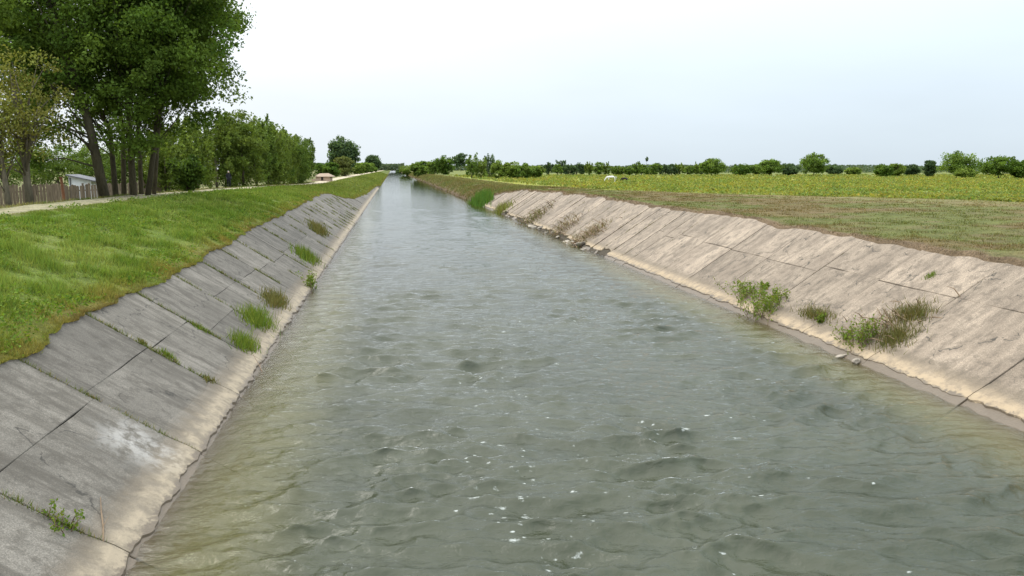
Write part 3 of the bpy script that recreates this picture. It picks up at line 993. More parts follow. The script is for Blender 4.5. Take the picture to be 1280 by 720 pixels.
def tree(name, label, cat, x, y, h, crown, leaf, nleaf, nclump, cols, seed, trunk_r=.18, style='round', group=None, z=None, lean=(0, 0),
         bark=None, clump_r=None, limbs=12, fork=0.35, stems=None):
    """crown = (dx, dy, z0, z1, rx, ry) relative to the base; leaf size; leaf count"""
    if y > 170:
        cols = tuple(tuple(v * 1.3 for v in q) for q in cols)  # far crowns lightened: aerial haze put into the leaf colour
    r = np.random.default_rng(seed)
    z = float(gz(x, y)) - .05 if z is None else z
    root = thing(name, label, cat, (x, y, z), group)
    dx, dy, z0, z1, rx, ry = crown
    cc = np.array([dx, dy, (z0 + z1) / 2])
    rz = (z1 - z0) / 2
    # clump centres inside a lumpy ellipsoid
    D = r.normal(size=(nclump, 3))
    D /= np.linalg.norm(D, axis=1)[:, None]
    rad = r.random(nclump) ** (0.42 if style == 'round' else .5)
    lump = .78 + .42 * fbm(D[:, 0] * 2 + seed, D[:, 2] * 2 + D[:, 1], 1.3, seed % 50)
    if style == 'shoots':                                      # fuller shoulders
        D = np.sign(D) * np.abs(D) ** .7 * .92
    Cn = cc + D * (rad * lump)[:, None] * np.array([rx, ry, rz])
    if style == 'tuft':
        Cn[:, 2] = np.maximum(Cn[:, 2], .15)
    cr = clump_r or .30 * (rx * ry * rz) ** (1 / 3)
    per = max(4, nleaf // nclump)
    tb = MB()
    bend = r.normal(size=(5, 2)) * h * .012
    top_h = min(h * .86, z1 * .92)
    tp = [np.array([dx * (k / 4) ** 1.6 + lean[0] * k / 4 + bend[k][0] * (k > 0), dy * (k / 4) ** 1.6 + lean[1] * k / 4 + bend[k][1] * (k > 0), top_h * k / 4]) for k in range(5)]
    if stems is None:
        tb.tube(tp, [trunk_r * 1.25, trunk_r, trunk_r * .78, trunk_r * .5, trunk_r * .15], 8)
    else:
        for s_ in range(stems):
            a = r.uniform(0, 6.28)
            e = cc + np.array([math.cos(a) * rx, math.sin(a) * ry, rz * .6]) * r.uniform(.3, .8)
            tb.tube([(r.normal() * .12, r.normal() * .12, 0), e * np.array([.35, .35, .5]), e], [trunk_r, trunk_r * .7, trunk_r * .2], 6)
    pick = r.choice(nclump, min(limbs, nclump), replace=False)
    for i in pick:
        e = Cn[i]
        f = np.clip((e[2] / max(top_h, .1)) * r.uniform(fork, .85), .12, .92) * 4
        k = int(f)
        s = tp[k] + (tp[min(k + 1, 4)] - tp[k]) * (f - k)
        if stems is not None:
            s = np.array([0, 0, .1])
        mid = (s + e) / 2 + np.array([0, 0, .08 * np.linalg.norm(e - s)]) + r.normal(size=3) * .05 * np.linalg.norm(e - s)
        tb.tube([s, mid, e], [min(trunk_r * .30, .055), min(trunk_r * .18, .035), trunk_r * .05], 5)
    tb.build('trunk', bark or M_BARK, root, True)
    # leaves
    if style == 'shoots':
        ax = D * np.array([.55, .55, .2]) + np.array([-.10, 0, 1.0])
        ax /= np.linalg.norm(ax, axis=1)[:, None]
        ln = r.uniform(.6, 1.5, nclump) * cr * 1.7
        tt = r.random((nclump, per))
        P = Cn[:, None, :] + ax[:, None, :] * ((tt - .35) * ln[:, None])[..., None]
        P = P + r.normal(size=P.shape) * cr * .38 * (1.15 - tt)[..., None]
    else:
        P = r.normal(size=(nclump, per, 3))
        P /= np.linalg.norm(P, axis=2)[..., None]
        P *= (r.random((nclump, per)) ** .45)[..., None] * cr * r.uniform(.6, 1.25, nclump)[:, None, None]
        P = P * np.array([1.15, 1.15, .75]) + Cn[:, None, :]
    cb = r.normal(1, .16, nclump).clip(.6, 1.5)
    hue = r.random(nclump)
    c = mixc(cols[0], cols[1], hue)[:, None, :] * cb[:, None, None] * r.normal(1, .2, (nclump, per)).clip(.5, 1.6)[..., None]
    P, c = P.reshape(-1, 3), c.reshape(-1, 3)
    keep = P[:, 2] > .05
    P, c = P[keep], c[keep]
    V, F = leaf_quads(P, leaf, r, .35, .62)
    mesh_obj('crown', V, F, M_FOL, root, col=np.repeat(np.clip(c, .003, .6), 4, 0))
    return root


G0 = ((.066, .118, .018), (.130, .190, .032))        # fresh deep green of the grove
G1 = ((.042, .080, .014), (.090, .140, .024))        # deep green
G2 = ((.072, .120, .022), (.125, .178, .038))        # fresh green
G3 = ((.090, .135, .022), (.140, .185, .040))        # yellow green
G4 = ((.195, .180, .046), (.210, .235, .052))        # olive brown
G5 = ((.046, .078, .034), (.072, .108, .048))        # blue green

# tall grove at the left: seven stems standing close together
grove = [  # px of foot, depth, crown dx, z0, z1, rx, trunk radius, words
    (131, 47.0, -3.0, 4.2, 16.5, 3.6, .22, 'thickest pale trunk of the tall dark grove, leftmost by the fence'),
    (145, 49.0, -3.6, 5.0, 18.0, 3.8, .13, 'slim leaning trunk right beside the thickest trunk of the tall grove'),
    (155, 51.0, -0.6, 5.5, 18.5, 3.6, .12, 'third trunk from the left in the tall dark grove'),
    (167, 48.5, 0.6, 4.6, 17.0, 3.4, .16, 'stout middle trunk of the tall dark grove by the path'),
    (177, 51.0, 1.0, 5.6, 18.5, 3.2, .11, 'third trunk from the right in the tall dark grove'),
    (185, 49.0, 2.6, 6.0, 15.5, 3.0, .13, 'second trunk from the right in the tall dark grove, crown reaching over the path'),
    (193, 52.0, 2.4, 8.0, 17.5, 3.0, .10, 'rightmost slim trunk of the tall dark grove')]
for k, (px, Y, dx, z0, z1, rx, tr, w) in enumerate(grove):
    tree('broadleaf_tree', w, 'tree', x_at(px, Y, 248), Y, z1, (dx, r_ if (r_ := [-.8, 1.2, 2.0, -1.5, 1.5, -.5, .8][k]) else 0, z0 - 2.3, z1, rx, 3.6), .185, 30000, 190, G0, 100 + k,
         tr, group='tall grove by the path', limbs=34, clump_r=.85, bark=M_BARKG)
# sparse olive trees in front of the fence
tree('sparse_tree', 'sparse olive brown tree, its forked trunk before the dark end of the fence', 'tree', x_at(38, 42, 255), 42, 8.0, (-.3, 0, 2.4, 7.9, 2.4, 2.2), .14, 5600, 110, G4, 120,
     .16, group='sparse trees before the fence', limbs=48, clump_r=.62)
tree('sparse_tree', 'sparse thin tree at the left edge of the picture before the fence', 'tree', x_at(12, 41, 255), 41, 7.0, (-.9, .4, 2.0, 7.0, 1.7, 1.9), .14, 3600, 80, G4, 121,
     .12, group='sparse trees before the fence', limbs=36, clump_r=.6)
# orchard trees and shrubs behind the fence
for k, (px, Y, h, rx, w) in enumerate([(8, 84, 6.2, 3.0, 'green garden tree behind the dark end of the fence'), (42, 92, 5.6, 2.6, 'green garden tree behind the pale fence boards'),
                                       (72, 88, 5.2, 2.5, 'garden tree behind the fence just left of the white shed'), (104, 98, 6.0, 2.8, 'leafy tree directly behind the white shed'),
                                       (128, 90, 5.6, 2.4, 'leafy tree behind the fence beside the thickest grove trunk'),
                                       (152, 80, 5.4, 2.3, 'leafy tree seen between the slim trunks of the grove'), (178, 84, 6.0, 2.6, 'leafy tree seen between the right trunks of the grove')]):
    tree('garden_tree', w, 'tree', x_at(px, Y), Y, h, (0, 0, 1.0, h, rx, rx), .22, 3600, 60, G2, 140 + k, .12, group='garden trees behind the fence')
# bushes between grove and young poplars
for k, (px, Y, h, rx, G, w) in enumerate([(206, 66, 4.6, 1.7, G3, 'yellow green bush just right of the tall grove'), (224, 70, 5.0, 1.7, G3, 'pale green bush left of the dark shrub'),
                                          (246, 74, 5.3, 1.9, G3, 'light green bush at the foot of the first young poplars'), (234, 62, 2.6, 1.0, G1, 'low dark shrub below the light green bushes')]):
    tree('bush', w, 'bush', x_at(px, Y), Y, h, (0, 0, .2, h, rx, rx), .22, 6000, 70, G, 160 + k, .06, style='shoots' if k < 3 else 'round', group='bushes beside the path', stems=4, clump_r=.5)
# row of young poplars
ordw = ['first', 'second', 'third', 'fourth', 'fifth', 'sixth', 'seventh', 'eighth', 'ninth', 'tenth', 'eleventh', 'twelfth', 'thirteenth', 'fourteenth', 'fifteenth', 'sixteenth',
        'seventeenth', 'eighteenth', 'nineteenth', 'twentieth', 'twenty first', 'twenty second', 'twenty third', 'twenty fourth', 'twenty fifth', 'twenty sixth']
rr = np.random.default_rng(5)
for k in range(11):
    Y = 80 + k * 7.4
    h = [7.6, 9.0, 8.8, 8.7, 8.3, 8.4, 8.8, 8.6, 8.3, 8.2, 7.4][k]
    tree('young_poplar', 'young poplar, %s from the grove in the feathery row along the path' % ordw[k], 'tree', -16.6 + rr.normal() * .5 - (3.2, 1.6)[k] if k < 2 else -16.6 + rr.normal() * .5, Y + (4 if k == 1 else 0), h, (-.2, 0, .0, h, 2.9, 4.0), .26, 14000, 170,
         (G3, G3, G3, G2, G3, G3, G2, G3, G2, G2, G2)[k], 180 + k, .13, style='round' if k in (2, 5, 8) else 'shoots', group='row of young poplars', clump_r=.85 if k in (2, 5, 8) else .62, limbs=14)
# far left bank
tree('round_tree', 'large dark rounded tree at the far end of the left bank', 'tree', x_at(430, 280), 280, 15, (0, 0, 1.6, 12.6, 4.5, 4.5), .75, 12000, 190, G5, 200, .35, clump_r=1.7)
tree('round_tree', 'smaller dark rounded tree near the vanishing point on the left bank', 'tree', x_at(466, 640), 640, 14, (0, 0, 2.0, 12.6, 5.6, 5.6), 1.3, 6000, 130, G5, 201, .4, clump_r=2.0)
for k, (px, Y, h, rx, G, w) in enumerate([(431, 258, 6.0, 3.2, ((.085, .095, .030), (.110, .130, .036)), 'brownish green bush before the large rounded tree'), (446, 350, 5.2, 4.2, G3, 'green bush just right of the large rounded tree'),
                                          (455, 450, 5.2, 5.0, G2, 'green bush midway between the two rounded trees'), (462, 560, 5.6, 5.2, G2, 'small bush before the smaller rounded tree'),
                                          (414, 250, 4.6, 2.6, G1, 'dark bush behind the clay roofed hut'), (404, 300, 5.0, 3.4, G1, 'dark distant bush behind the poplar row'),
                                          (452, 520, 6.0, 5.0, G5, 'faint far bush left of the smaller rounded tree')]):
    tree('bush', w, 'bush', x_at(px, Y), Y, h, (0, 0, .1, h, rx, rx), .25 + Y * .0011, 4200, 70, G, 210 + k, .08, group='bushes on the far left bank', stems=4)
# right bank, near the vanishing point
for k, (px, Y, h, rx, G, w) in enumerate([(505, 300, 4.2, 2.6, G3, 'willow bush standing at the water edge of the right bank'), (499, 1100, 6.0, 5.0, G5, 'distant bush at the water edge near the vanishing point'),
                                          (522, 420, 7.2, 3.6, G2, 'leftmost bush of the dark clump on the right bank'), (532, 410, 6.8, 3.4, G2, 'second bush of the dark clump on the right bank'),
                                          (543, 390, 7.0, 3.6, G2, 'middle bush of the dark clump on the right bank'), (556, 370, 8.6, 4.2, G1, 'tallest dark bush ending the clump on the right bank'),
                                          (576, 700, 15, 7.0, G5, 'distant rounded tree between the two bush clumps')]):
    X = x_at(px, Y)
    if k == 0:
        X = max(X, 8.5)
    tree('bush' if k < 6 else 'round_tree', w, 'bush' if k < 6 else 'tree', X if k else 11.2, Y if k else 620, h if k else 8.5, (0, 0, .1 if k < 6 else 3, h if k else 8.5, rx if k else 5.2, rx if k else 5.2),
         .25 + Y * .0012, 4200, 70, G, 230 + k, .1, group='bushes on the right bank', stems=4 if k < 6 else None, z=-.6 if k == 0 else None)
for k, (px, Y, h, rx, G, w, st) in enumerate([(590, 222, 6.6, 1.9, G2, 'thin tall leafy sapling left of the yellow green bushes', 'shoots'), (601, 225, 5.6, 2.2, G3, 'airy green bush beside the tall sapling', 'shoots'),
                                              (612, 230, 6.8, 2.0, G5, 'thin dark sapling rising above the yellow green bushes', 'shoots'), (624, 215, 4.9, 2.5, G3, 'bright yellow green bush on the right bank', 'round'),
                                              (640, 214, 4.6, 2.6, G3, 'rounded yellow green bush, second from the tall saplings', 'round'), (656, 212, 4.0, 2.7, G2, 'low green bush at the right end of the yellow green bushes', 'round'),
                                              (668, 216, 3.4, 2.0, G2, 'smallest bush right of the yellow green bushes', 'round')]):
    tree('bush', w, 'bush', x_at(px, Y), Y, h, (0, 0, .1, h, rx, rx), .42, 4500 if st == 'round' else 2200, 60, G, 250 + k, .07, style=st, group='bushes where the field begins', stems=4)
# orchard line across the field
rr = np.random.default_rng(9)
pxs = np.linspace(676, 884, 24)
for k, px in enumerate(pxs):
    Y = 318 + rr.normal() * 8
    h = 3.9 + rr.uniform(-.8, 1.5) + (1.8 if k == 3 else 0)
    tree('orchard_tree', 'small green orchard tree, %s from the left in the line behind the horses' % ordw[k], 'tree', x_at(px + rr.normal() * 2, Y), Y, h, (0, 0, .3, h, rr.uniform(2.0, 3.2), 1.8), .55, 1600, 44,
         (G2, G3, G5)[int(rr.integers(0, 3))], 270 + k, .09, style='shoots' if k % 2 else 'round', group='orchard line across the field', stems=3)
tree('slim_tree', 'single thin dark tree top standing above the orchard line', 'tree', x_at(808, 345), 345, 8.2, (0, 0, 5.3, 8.3, .9, .9), .45, 500, 16, G5, 300, .06, limbs=5)
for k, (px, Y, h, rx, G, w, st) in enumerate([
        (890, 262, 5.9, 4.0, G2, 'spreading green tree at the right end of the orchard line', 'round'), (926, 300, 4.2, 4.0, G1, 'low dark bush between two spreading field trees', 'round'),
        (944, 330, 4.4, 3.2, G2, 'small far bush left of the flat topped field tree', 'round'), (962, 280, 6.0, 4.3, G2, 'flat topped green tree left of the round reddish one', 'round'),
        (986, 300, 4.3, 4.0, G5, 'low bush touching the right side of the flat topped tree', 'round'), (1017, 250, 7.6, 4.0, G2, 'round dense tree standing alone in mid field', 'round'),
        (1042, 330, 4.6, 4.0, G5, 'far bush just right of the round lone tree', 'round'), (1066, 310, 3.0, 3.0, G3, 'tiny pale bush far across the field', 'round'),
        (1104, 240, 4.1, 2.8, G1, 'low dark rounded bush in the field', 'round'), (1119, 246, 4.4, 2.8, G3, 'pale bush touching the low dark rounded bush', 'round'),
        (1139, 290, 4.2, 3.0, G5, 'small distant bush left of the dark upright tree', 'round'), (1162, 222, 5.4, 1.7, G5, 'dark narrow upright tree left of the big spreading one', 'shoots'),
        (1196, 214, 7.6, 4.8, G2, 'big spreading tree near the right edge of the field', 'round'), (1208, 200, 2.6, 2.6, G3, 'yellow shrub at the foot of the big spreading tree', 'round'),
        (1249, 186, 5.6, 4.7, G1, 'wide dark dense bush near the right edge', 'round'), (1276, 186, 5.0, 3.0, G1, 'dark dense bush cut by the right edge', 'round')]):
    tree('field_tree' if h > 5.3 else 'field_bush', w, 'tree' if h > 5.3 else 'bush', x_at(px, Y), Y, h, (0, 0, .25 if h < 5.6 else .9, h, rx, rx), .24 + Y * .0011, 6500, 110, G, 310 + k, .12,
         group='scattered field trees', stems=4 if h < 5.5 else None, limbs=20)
# far wood along the horizon, one mass
r_ = np.random.default_rng(77)
P = []
for (xa, xb, Y, hgt, n) in ((-260, 20, 1350, 13, 9000), (20, 900, 1150, 8.5, 16000), (250, 1300, 760, 5.2, 14000), (-700, -150, 900, 10, 5000), (60, 420, 520, 4.6, 7000)):
    xx = r_.uniform(xa, xb, n)
    top = hgt * (.55 + .6 * fbm(xx, xx * 0, .03, 91))
    P.append(np.stack([xx, Y + r_.normal(0, 14, n), 2.2 + top * r_.random(n) ** .8], 1))
P = np.concatenate(P)
V, F = leaf_quads(P, P[:, 1] * .0022, r_, .4, .8)
c = jit(mixc((.070, .098, .062), (.095, .130, .075), r_.random(len(P))), r_, .2)  # pale bluish greens carry the distance haze in the colour
mesh_obj('far_wood', V, F, M_FOL, col=np.repeat(c, 4, 0), kind='stuff', label='distant line of woodland along the horizon')

# ------------------------------------------------------------------ plants on the lining
def weed(name, label, cat, base, h, spread, n, cols, seed, kind='blade', width=.02, group=None, along=None, stretch=1.0, side=-1):
    r = np.random.default_rng(seed)
    root = thing(name, label, cat, tuple(base), group)
    off = r.normal(size=(n, 2)) * spread
    P = []
    for a, b in off:
        z_ = a
        sl = LS if side < 0 else RS
        x_ = (-z_ / sl) if side < 0 else (z_ / sl)
        P.append((x_, b * stretch, z_ - .02))
    P = np.array(P)
    c = jit(mixc(cols[0], cols[1], r.random(n)), r, .2)
    if kind == 'blade':
        V, F = blades(P, h * r.uniform(.4, 1.1, n), width, r, .45)
        mesh_obj('stems', V, F, M_GRASS, root, col=np.repeat(c, 3, 0), kind='stuff')
    else:
        tb = MB()
        L = []
        for k in range(max(8, n // 28)):
            b0 = P[k % n]
            tip = b0 + np.array([r.normal() * .35, r.normal() * .35, 1.0]) * h * r.uniform(.55, 1.1)
            tb.tube([b0, (b0 + tip) / 2 + r.normal(size=3) * .02, tip], [.009, .007, .003], 4)
            m = 26
            tt = r.uniform(.2, 1.05, m)[:, None]
            L.append(b0 + (tip - b0) * tt + r.normal(size=(m, 3)) * h * .11)
        tb.build('stems', M_TWIG, root, kind='stuff')
        L = np.concatenate(L)
        V, F = leaf_quads(L, width * 3.2, r, .4, .5)
        c = jit(mixc(cols[0], cols[1], r.random(len(L))), r, .2)
        mesh_obj('leaves', V, F, M_FOL, root, col=np.repeat(c, 4, 0), kind='stuff')
    return root


WG = ((.100, .160, .020), (.160, .200, .035))
WD = ((.150, .125, .050), (.120, .130, .035))
BR = ((.185, .135, .070), (.130, .125, .050))
for k, (px, py, h, sp, n, st, co, w, kd) in enumerate([
        (78, 658, .24, .05, 130, 1.2, WG, 'small green weed in the nearest joint of the grey slope', 'leaf'),
        (306, 432, .42, .07, 300, 2.2, WG, 'lowest green grass clump of the weedy strip on the grey slope', 'blade'),
        (322, 402, .50, .09, 420, 3.0, WG, 'middle grass clump of the weedy strip on the grey slope', 'blade'),
        (345, 378, .45, .08, 380, 3.6, WD, 'brownish grass clump topping the weedy strip on the grey slope', 'blade'),
        (388, 360, .62, .07, 420, 3.0, WG, 'bright green tuft by the water edge below the grey slope', 'leaf'),
        (383, 322, .55, .12, 380, 3.0, WG, 'green weed halfway up the grey slope beyond the bright tuft', 'blade'),
        (398, 288, .6, .12, 380, 4.0, WD, 'dry weed clump farther along the grey slope', 'blade'),
        (210, 444, .16, .05, 140, 1.2, WG, 'little grass tuft on the joint near mid slope', 'blade'),
        (178, 428, .13, .03, 80, 1.0, WD, 'tiny reddish weed on the joint above the little tuft', 'blade'),
        (262, 476, .15, .05, 110, 1.6, WD, 'small dry tuft where a joint meets the pale muddy foot', 'blade'),
        (250, 410, .15, .07, 150, 1.0, WG, 'flat grass strip on the second joint from the weedy strip', 'blade'),
        (115, 497, .10, .03, 70, 1.0, WD, 'tiny brown tuft on the joint above the lime stain', 'blade')]):
    p = left_slope(px, py)
    if k in (1, 2, 3, 5, 6):
        sp, n, st = sp * 1.5, int(n * 1.7), st * 1.25
    weed('weed_clump', w, 'weed', p, h, sp, n, co, 400 + k, kd, .012 + p[1] * .0006, 'weeds on the grey slope', stretch=st, side=-1)
for k, (px, py, h, sp, n, st, co, w, kd) in enumerate([
        (932, 374, .50, .10, 420, 3.0, WG, 'bright green leafy weed at the left of the water edge bush', 'leaf'),
        (952, 392, .65, .11, 560, 3.2, WG, 'leafy green bush at the water edge of the tan slope', 'leaf'),
        (972, 380, .40, .08, 240, 2.0, WG, 'dark green weed at the right of the water edge bush', 'leaf'),
        (956, 361, .25, .05, 120, 1.6, WG, 'small green sprig just above the water edge bush', 'leaf'),
        (1020, 395, .24, .06, 320, 6.0, WD, 'flat straggling weeds between the two bushes of the tan slope', 'blade'),
        (1026, 404, .26, .05, 140, 1.2, WG, 'small sprig hanging below the straggling weeds', 'leaf'),
        (1076, 428, .50, .09, 520, 2.0, WG, 'rounded green bush at the left of the driftwood heap', 'leaf'),
        (1118, 424, .30, .10, 420, 2.2, WD, 'trailing grass at the foot of the driftwood heap', 'blade'),
        (1138, 394, .26, .09, 420, 2.4, WD, 'grass tuft at the top of the driftwood heap', 'blade'),
        (1056, 425, .40, .03, 90, 1.0, WG, 'thin sprig left of the driftwood heap bush', 'leaf'),
        (1163, 346, .14, .05, 200, 1.4, WG, 'lone grass tuft high on the tan slope', 'blade')]):
    p = right_slope(px, py)
    if k not in (3, 5, 9, 10):
        h, sp, n = h * 1.2, sp * 1.35, int(n * 1.7)
    weed('weed_clump', w, 'weed', p, h, sp, n, co, 440 + k, kd, .012 + p[1] * .0006, 'weeds on the tan slope', stretch=st, side=1)


def brush(label, px, py, size, n, seed, cols=None, up=.4):
    r = np.random.default_rng(seed)
    p = right_slope(px, py)
    root = thing('brush_heap', label, 'brush', tuple(p), 'dry brush on the tan slope')
    tb = MB()
    for k in range(n):
        a, b = r.normal(size=2) * size
        s = np.array([a / RS * .5, b, a * .5 + r.uniform(0, .1)])
        d = np.array([-r.uniform(.1, .7), r.normal() * .8, up * r.uniform(-.6, 1.2)]) * size * r.uniform(.5, 1.2)
        e = s + d
        e[2] = max(e[2], e[0] * RS + .03)
        s[2] = max(s[2], s[0] * RS + .01)
        tb.tube([s, (s + e) / 2 + r.normal(size=3) * .04 * size + np.array([0, 0, .06 * size]), e], [.012 + p[1] * .00022, .009 + p[1] * .00018, .004], 4)
    tb.build('twigs', M_TWIG, root, kind='stuff')
    P = r.normal(size=(n * 5, 3)) * np.array([.6, 1, .25]) * size
    P[:, 2] = np.abs(P[:, 2]) + P[:, 0] * RS
    V, F = blades(P, size * .4 * r.uniform(.4, 1.2, len(P)), .01 + p[1] * .0005, r, 1.0)
    mesh_obj('dry_stalks', V, F, M_GRASS, root, col=np.repeat(jit(mixc(*(cols or BR), r.random(len(P))), r, .25), 3, 0), kind='stuff')


brush('heap of driftwood and brown twigs among weeds on the tan slope', 1106, 408, .55, 45, 500)
brush('dry brown brush overhanging the water, nearest of the far brush heaps', 724, 303, 1.0, 60, 501)
brush('dry brown brush, middle one of the far brush heaps', 704, 288, 1.1, 60, 502)
brush('dull brown brush, farthest of the far brush heaps', 668, 274, 1.2, 80, 503, WD)
brush('grey brown stalks on the slope above the far brush heaps', 745, 290, .7, 60, 504)

# reeds on the right bank
r_ = np.random.default_rng(88)
p = right_slope(594, 259)
root = thing('reed_clump', 'tall green reed clump at the water edge of the right bank', 'reeds', tuple(p), None)
n = 1500
a = r_.uniform(-.3, 1.3, n); b = r_.normal(size=n) * 3.0
P = np.stack([a / RS, b, a - .05], 1)
V, F = blades(P, r_.uniform(.8, 1.9, n), .10, r_, .22)
mesh_obj('reed_stems', V, F, M_GRASS, root, col=np.repeat(jit(mixc((.055, .125, .020), (.095, .165, .030), r_.random(n)), r_, .2), 3, 0), kind='stuff')
p = right_slope(627, 262)
weed('reed_clump', 'yellowish reeds right of the tall green reed clump', 'reeds', p, .9, .35, 420, (WD[0], WG[1]), 461, 'blade', .07, stretch=5, side=1)

# sticks on the grey slope
for k, (a, b, lab) in enumerate([((124, 624), (128, 680), 'bent brown stick lying on the muddy foot of the near grey slope'), ((313, 440), (329, 470), 'dark stick poking out at the water edge below the weedy strip')]):
    s, e = left_slope(*a), left_slope(*b)
    root = thing('fallen_stick', lab, 'stick', tuple(e), 'sticks on the grey slope')
    tb = MB()
    d = s - e
    up = np.array([LS, 0, 1]) * .03
    tb.tube([up * .6, d * .3 + up + (0, .02, 0), d * .65 + up * 1.2 + (0, -.02, 0), d + up], [.012, .011, .009, .005], 6)
    tb.tube([d * .3 + up, d * .42 + up * 3 + (.03, .05, 0)], [.006, .002], 5)
    tb.build('wood', M_TWIG, root)


def rock(label, p, size, seed, group, mat=None):
    r = np.random.default_rng(seed)
    import bmesh
    bm = bmesh.new()
    bmesh.ops.create_icosphere(bm, subdivisions=2, radius=1)
    V = np.array([v.co[:] for v in bm.verts])
    F = [[v.index for v in f.verts] for f in bm.faces]
    bm.free()
    for _ in range(7):                                  # cut flat facets
        d = r.normal(size=3); d /= np.linalg.norm(d)
        t = V @ d
        lim = r.uniform(.45, .8)
        V = V - np.clip(t - lim, 0, None)[:, None] * d
    V = (V + r.normal(size=V.shape) * .03) * np.array(size)
    o = mesh_obj('concrete_chunk', V, F, mat or M_STONE, label=label, cat='rubble', group=group)
    o.location = tuple(p)
    o.rotation_euler = (r.uniform(-.4, .4), r.uniform(-.6, .6), r.uniform(0, 6))


rock('pale broken chunk at the water edge under the driftwood heap', right_slope(1071, 454) + np.array([0, 0, .05]), (.15, .13, .09), 600, 'rubble at the right water edge')
rock('dark tilted chunk left of the pale chunk under the driftwood heap', right_slope(1050, 446) + np.array([0, 0, .0]), (.20, .26, .08), 601, 'rubble at the right water edge')
rr = np.random.default_rng(61)
for k in range(13):
    t_ = k / 12
    p = right_slope(635 + 95 * t_ + rr.normal() * 3, 270 + 45 * t_ + rr.normal() * 3)
    s = rr.uniform(.2, .45)
    rock('broken concrete chunk, %s from the reeds along the crumbled right water edge' % ordw[k], p + np.array([0, 0, .05]), (s, s * rr.uniform(.7, 1.6), s * .5), 610 + k, 'rubble at the right water edge')

# ------------------------------------------------------------------ fence, shed, hut
fx0, fy0 = x_at(-12, 57), 57.0
fx1, fy1 = x_at(200, 66), 66.0
L = math.hypot(fx1 - fx0, fy1 - fy0)
ang = math.atan2(fy1 - fy0, fx1 - fx0)
fence = thing('plank_fence', 'weathered grey brown plank fence behind the trees', 'fence', (fx0, fy0, float(gz(fx0, fy0))), None, ang)
rr = np.random.default_rng(31)
s = 0.0
while s < L:
    w = rr.uniform(.13, .19)
    wx_, wy_ = fx0 + math.cos(ang) * s, fy0 + math.sin(ang) * s
    zz = float(gz(wx_, wy_)) - fence.location.z
    h = rr.uniform(1.62, 1.82)
    mb = MB()
    a = rr.normal() * .012
    mb.add([(s, 0, zz - .1), (s + w, 0, zz - .1), (s + w + a, 0, zz + h - .05), (s + w / 2 + a, 0, zz + h), (s + a, 0, zz + h - .05),
            (s, .03, zz - .1), (s + w, .03, zz - .1), (s + w + a, .03, zz + h - .05), (s + w / 2 + a, .03, zz + h), (s + a, .03, zz + h - .05)],
           [(0, 1, 2, 3, 4), (9, 8, 7, 6, 5), (0, 5, 6, 1), (1, 6, 7, 2), (2, 7, 8, 3), (3, 8, 9, 4), (4, 9, 5, 0)])
    mb.build('plank', M_WOOD, fence)
    s += w + rr.uniform(.015, .05)
for zr_ in (.45, 1.3):
    mb = MB()
    mb.box((L / 2, .06, zr_), (L, .05, .08))
    mb.build('rail', M_WOOD, fence)
for q in range(7):
    mb = MB()
    mb.box((q * L / 6, .13, .85), (.1, .1, 1.9))
    mb.build('post', M_WOOD, fence)
px_ = 78
Yp = 58.5
pp = thing('rusty_post', 'rusty brown gate post standing before the plank fence', 'post', (x_at(px_, Yp), Yp, float(gz(x_at(px_, Yp), Yp))))
mb = MB(); mb.tube([(-.06, 0, -.2), (-.05, 0, 1.1), (-.12, 0, 2.25)], [.10, .095, .085], 8); mb.build('shaft', M_RUST, pp)
mb = MB(); mb.box((-.12, 0, 2.27), (.24, .24, .05)); mb.build('cap', M_RUST, pp)

Ys = 71.0
sx_, ex_ = x_at(85, Ys), x_at(113, Ys)
sz_ = float(gz(sx_, Ys))
shed = thing('garden_shed', 'small white shed with a sloping dark roof behind the fence', 'shed', ((sx_ + ex_) / 2, Ys, sz_))
w = ex_ - sx_
h1, h2 = z_at(86, 220, Ys) - sz_, z_at(112, 226, Ys) - sz_
mb = MB()
mb.add([(-w / 2, 0, -.1), (w / 2, 0, -.1), (w / 2, 0, h2), (-w / 2, 0, h1), (-w / 2, 2.4, -.1), (w / 2, 2.4, -.1), (w / 2, 2.4, h2), (-w / 2, 2.4, h1)],
       [(0, 1, 2, 3), (5, 4, 7, 6), (4, 0, 3, 7), (1, 5, 6, 2), (3, 2, 6, 7)])
shed_wall = mb.build('wall', M_WHITE, shed)
mb = MB()
sl_ = (h2 - h1) / w
e_ = .35
mb.add([(-w / 2 - .12, -.3, h1 - sl_ * .12 + .01), (w / 2 + e_, -.3, h2 + sl_ * e_ + .01), (w / 2 + e_, 2.7, h2 + sl_ * e_ + .01), (-w / 2 - .12, 2.7, h1 - sl_ * .12 + .01)] +
       [(-w / 2 - .12, -.3, h1 - sl_ * .12 + .10), (w / 2 + e_, -.3, h2 + sl_ * e_ + .10), (w / 2 + e_, 2.7, h2 + sl_ * e_ + .10), (-w / 2 - .12, 2.7, h1 - sl_ * .12 + .10)],
       [(3, 2, 1, 0), (4, 5, 6, 7), (0, 1, 5, 4), (1, 2, 6, 5), (2, 3, 7, 6), (3, 0, 4, 7)])
mb.build('roof', M_ROOF, shed)
mb = MB(); mb.box((-w / 2 + .12, -.03, h1 / 2 - .1), (.10, .05, h1 - .1)); mb.build('corner_post', M_ROOF, shed_wall)

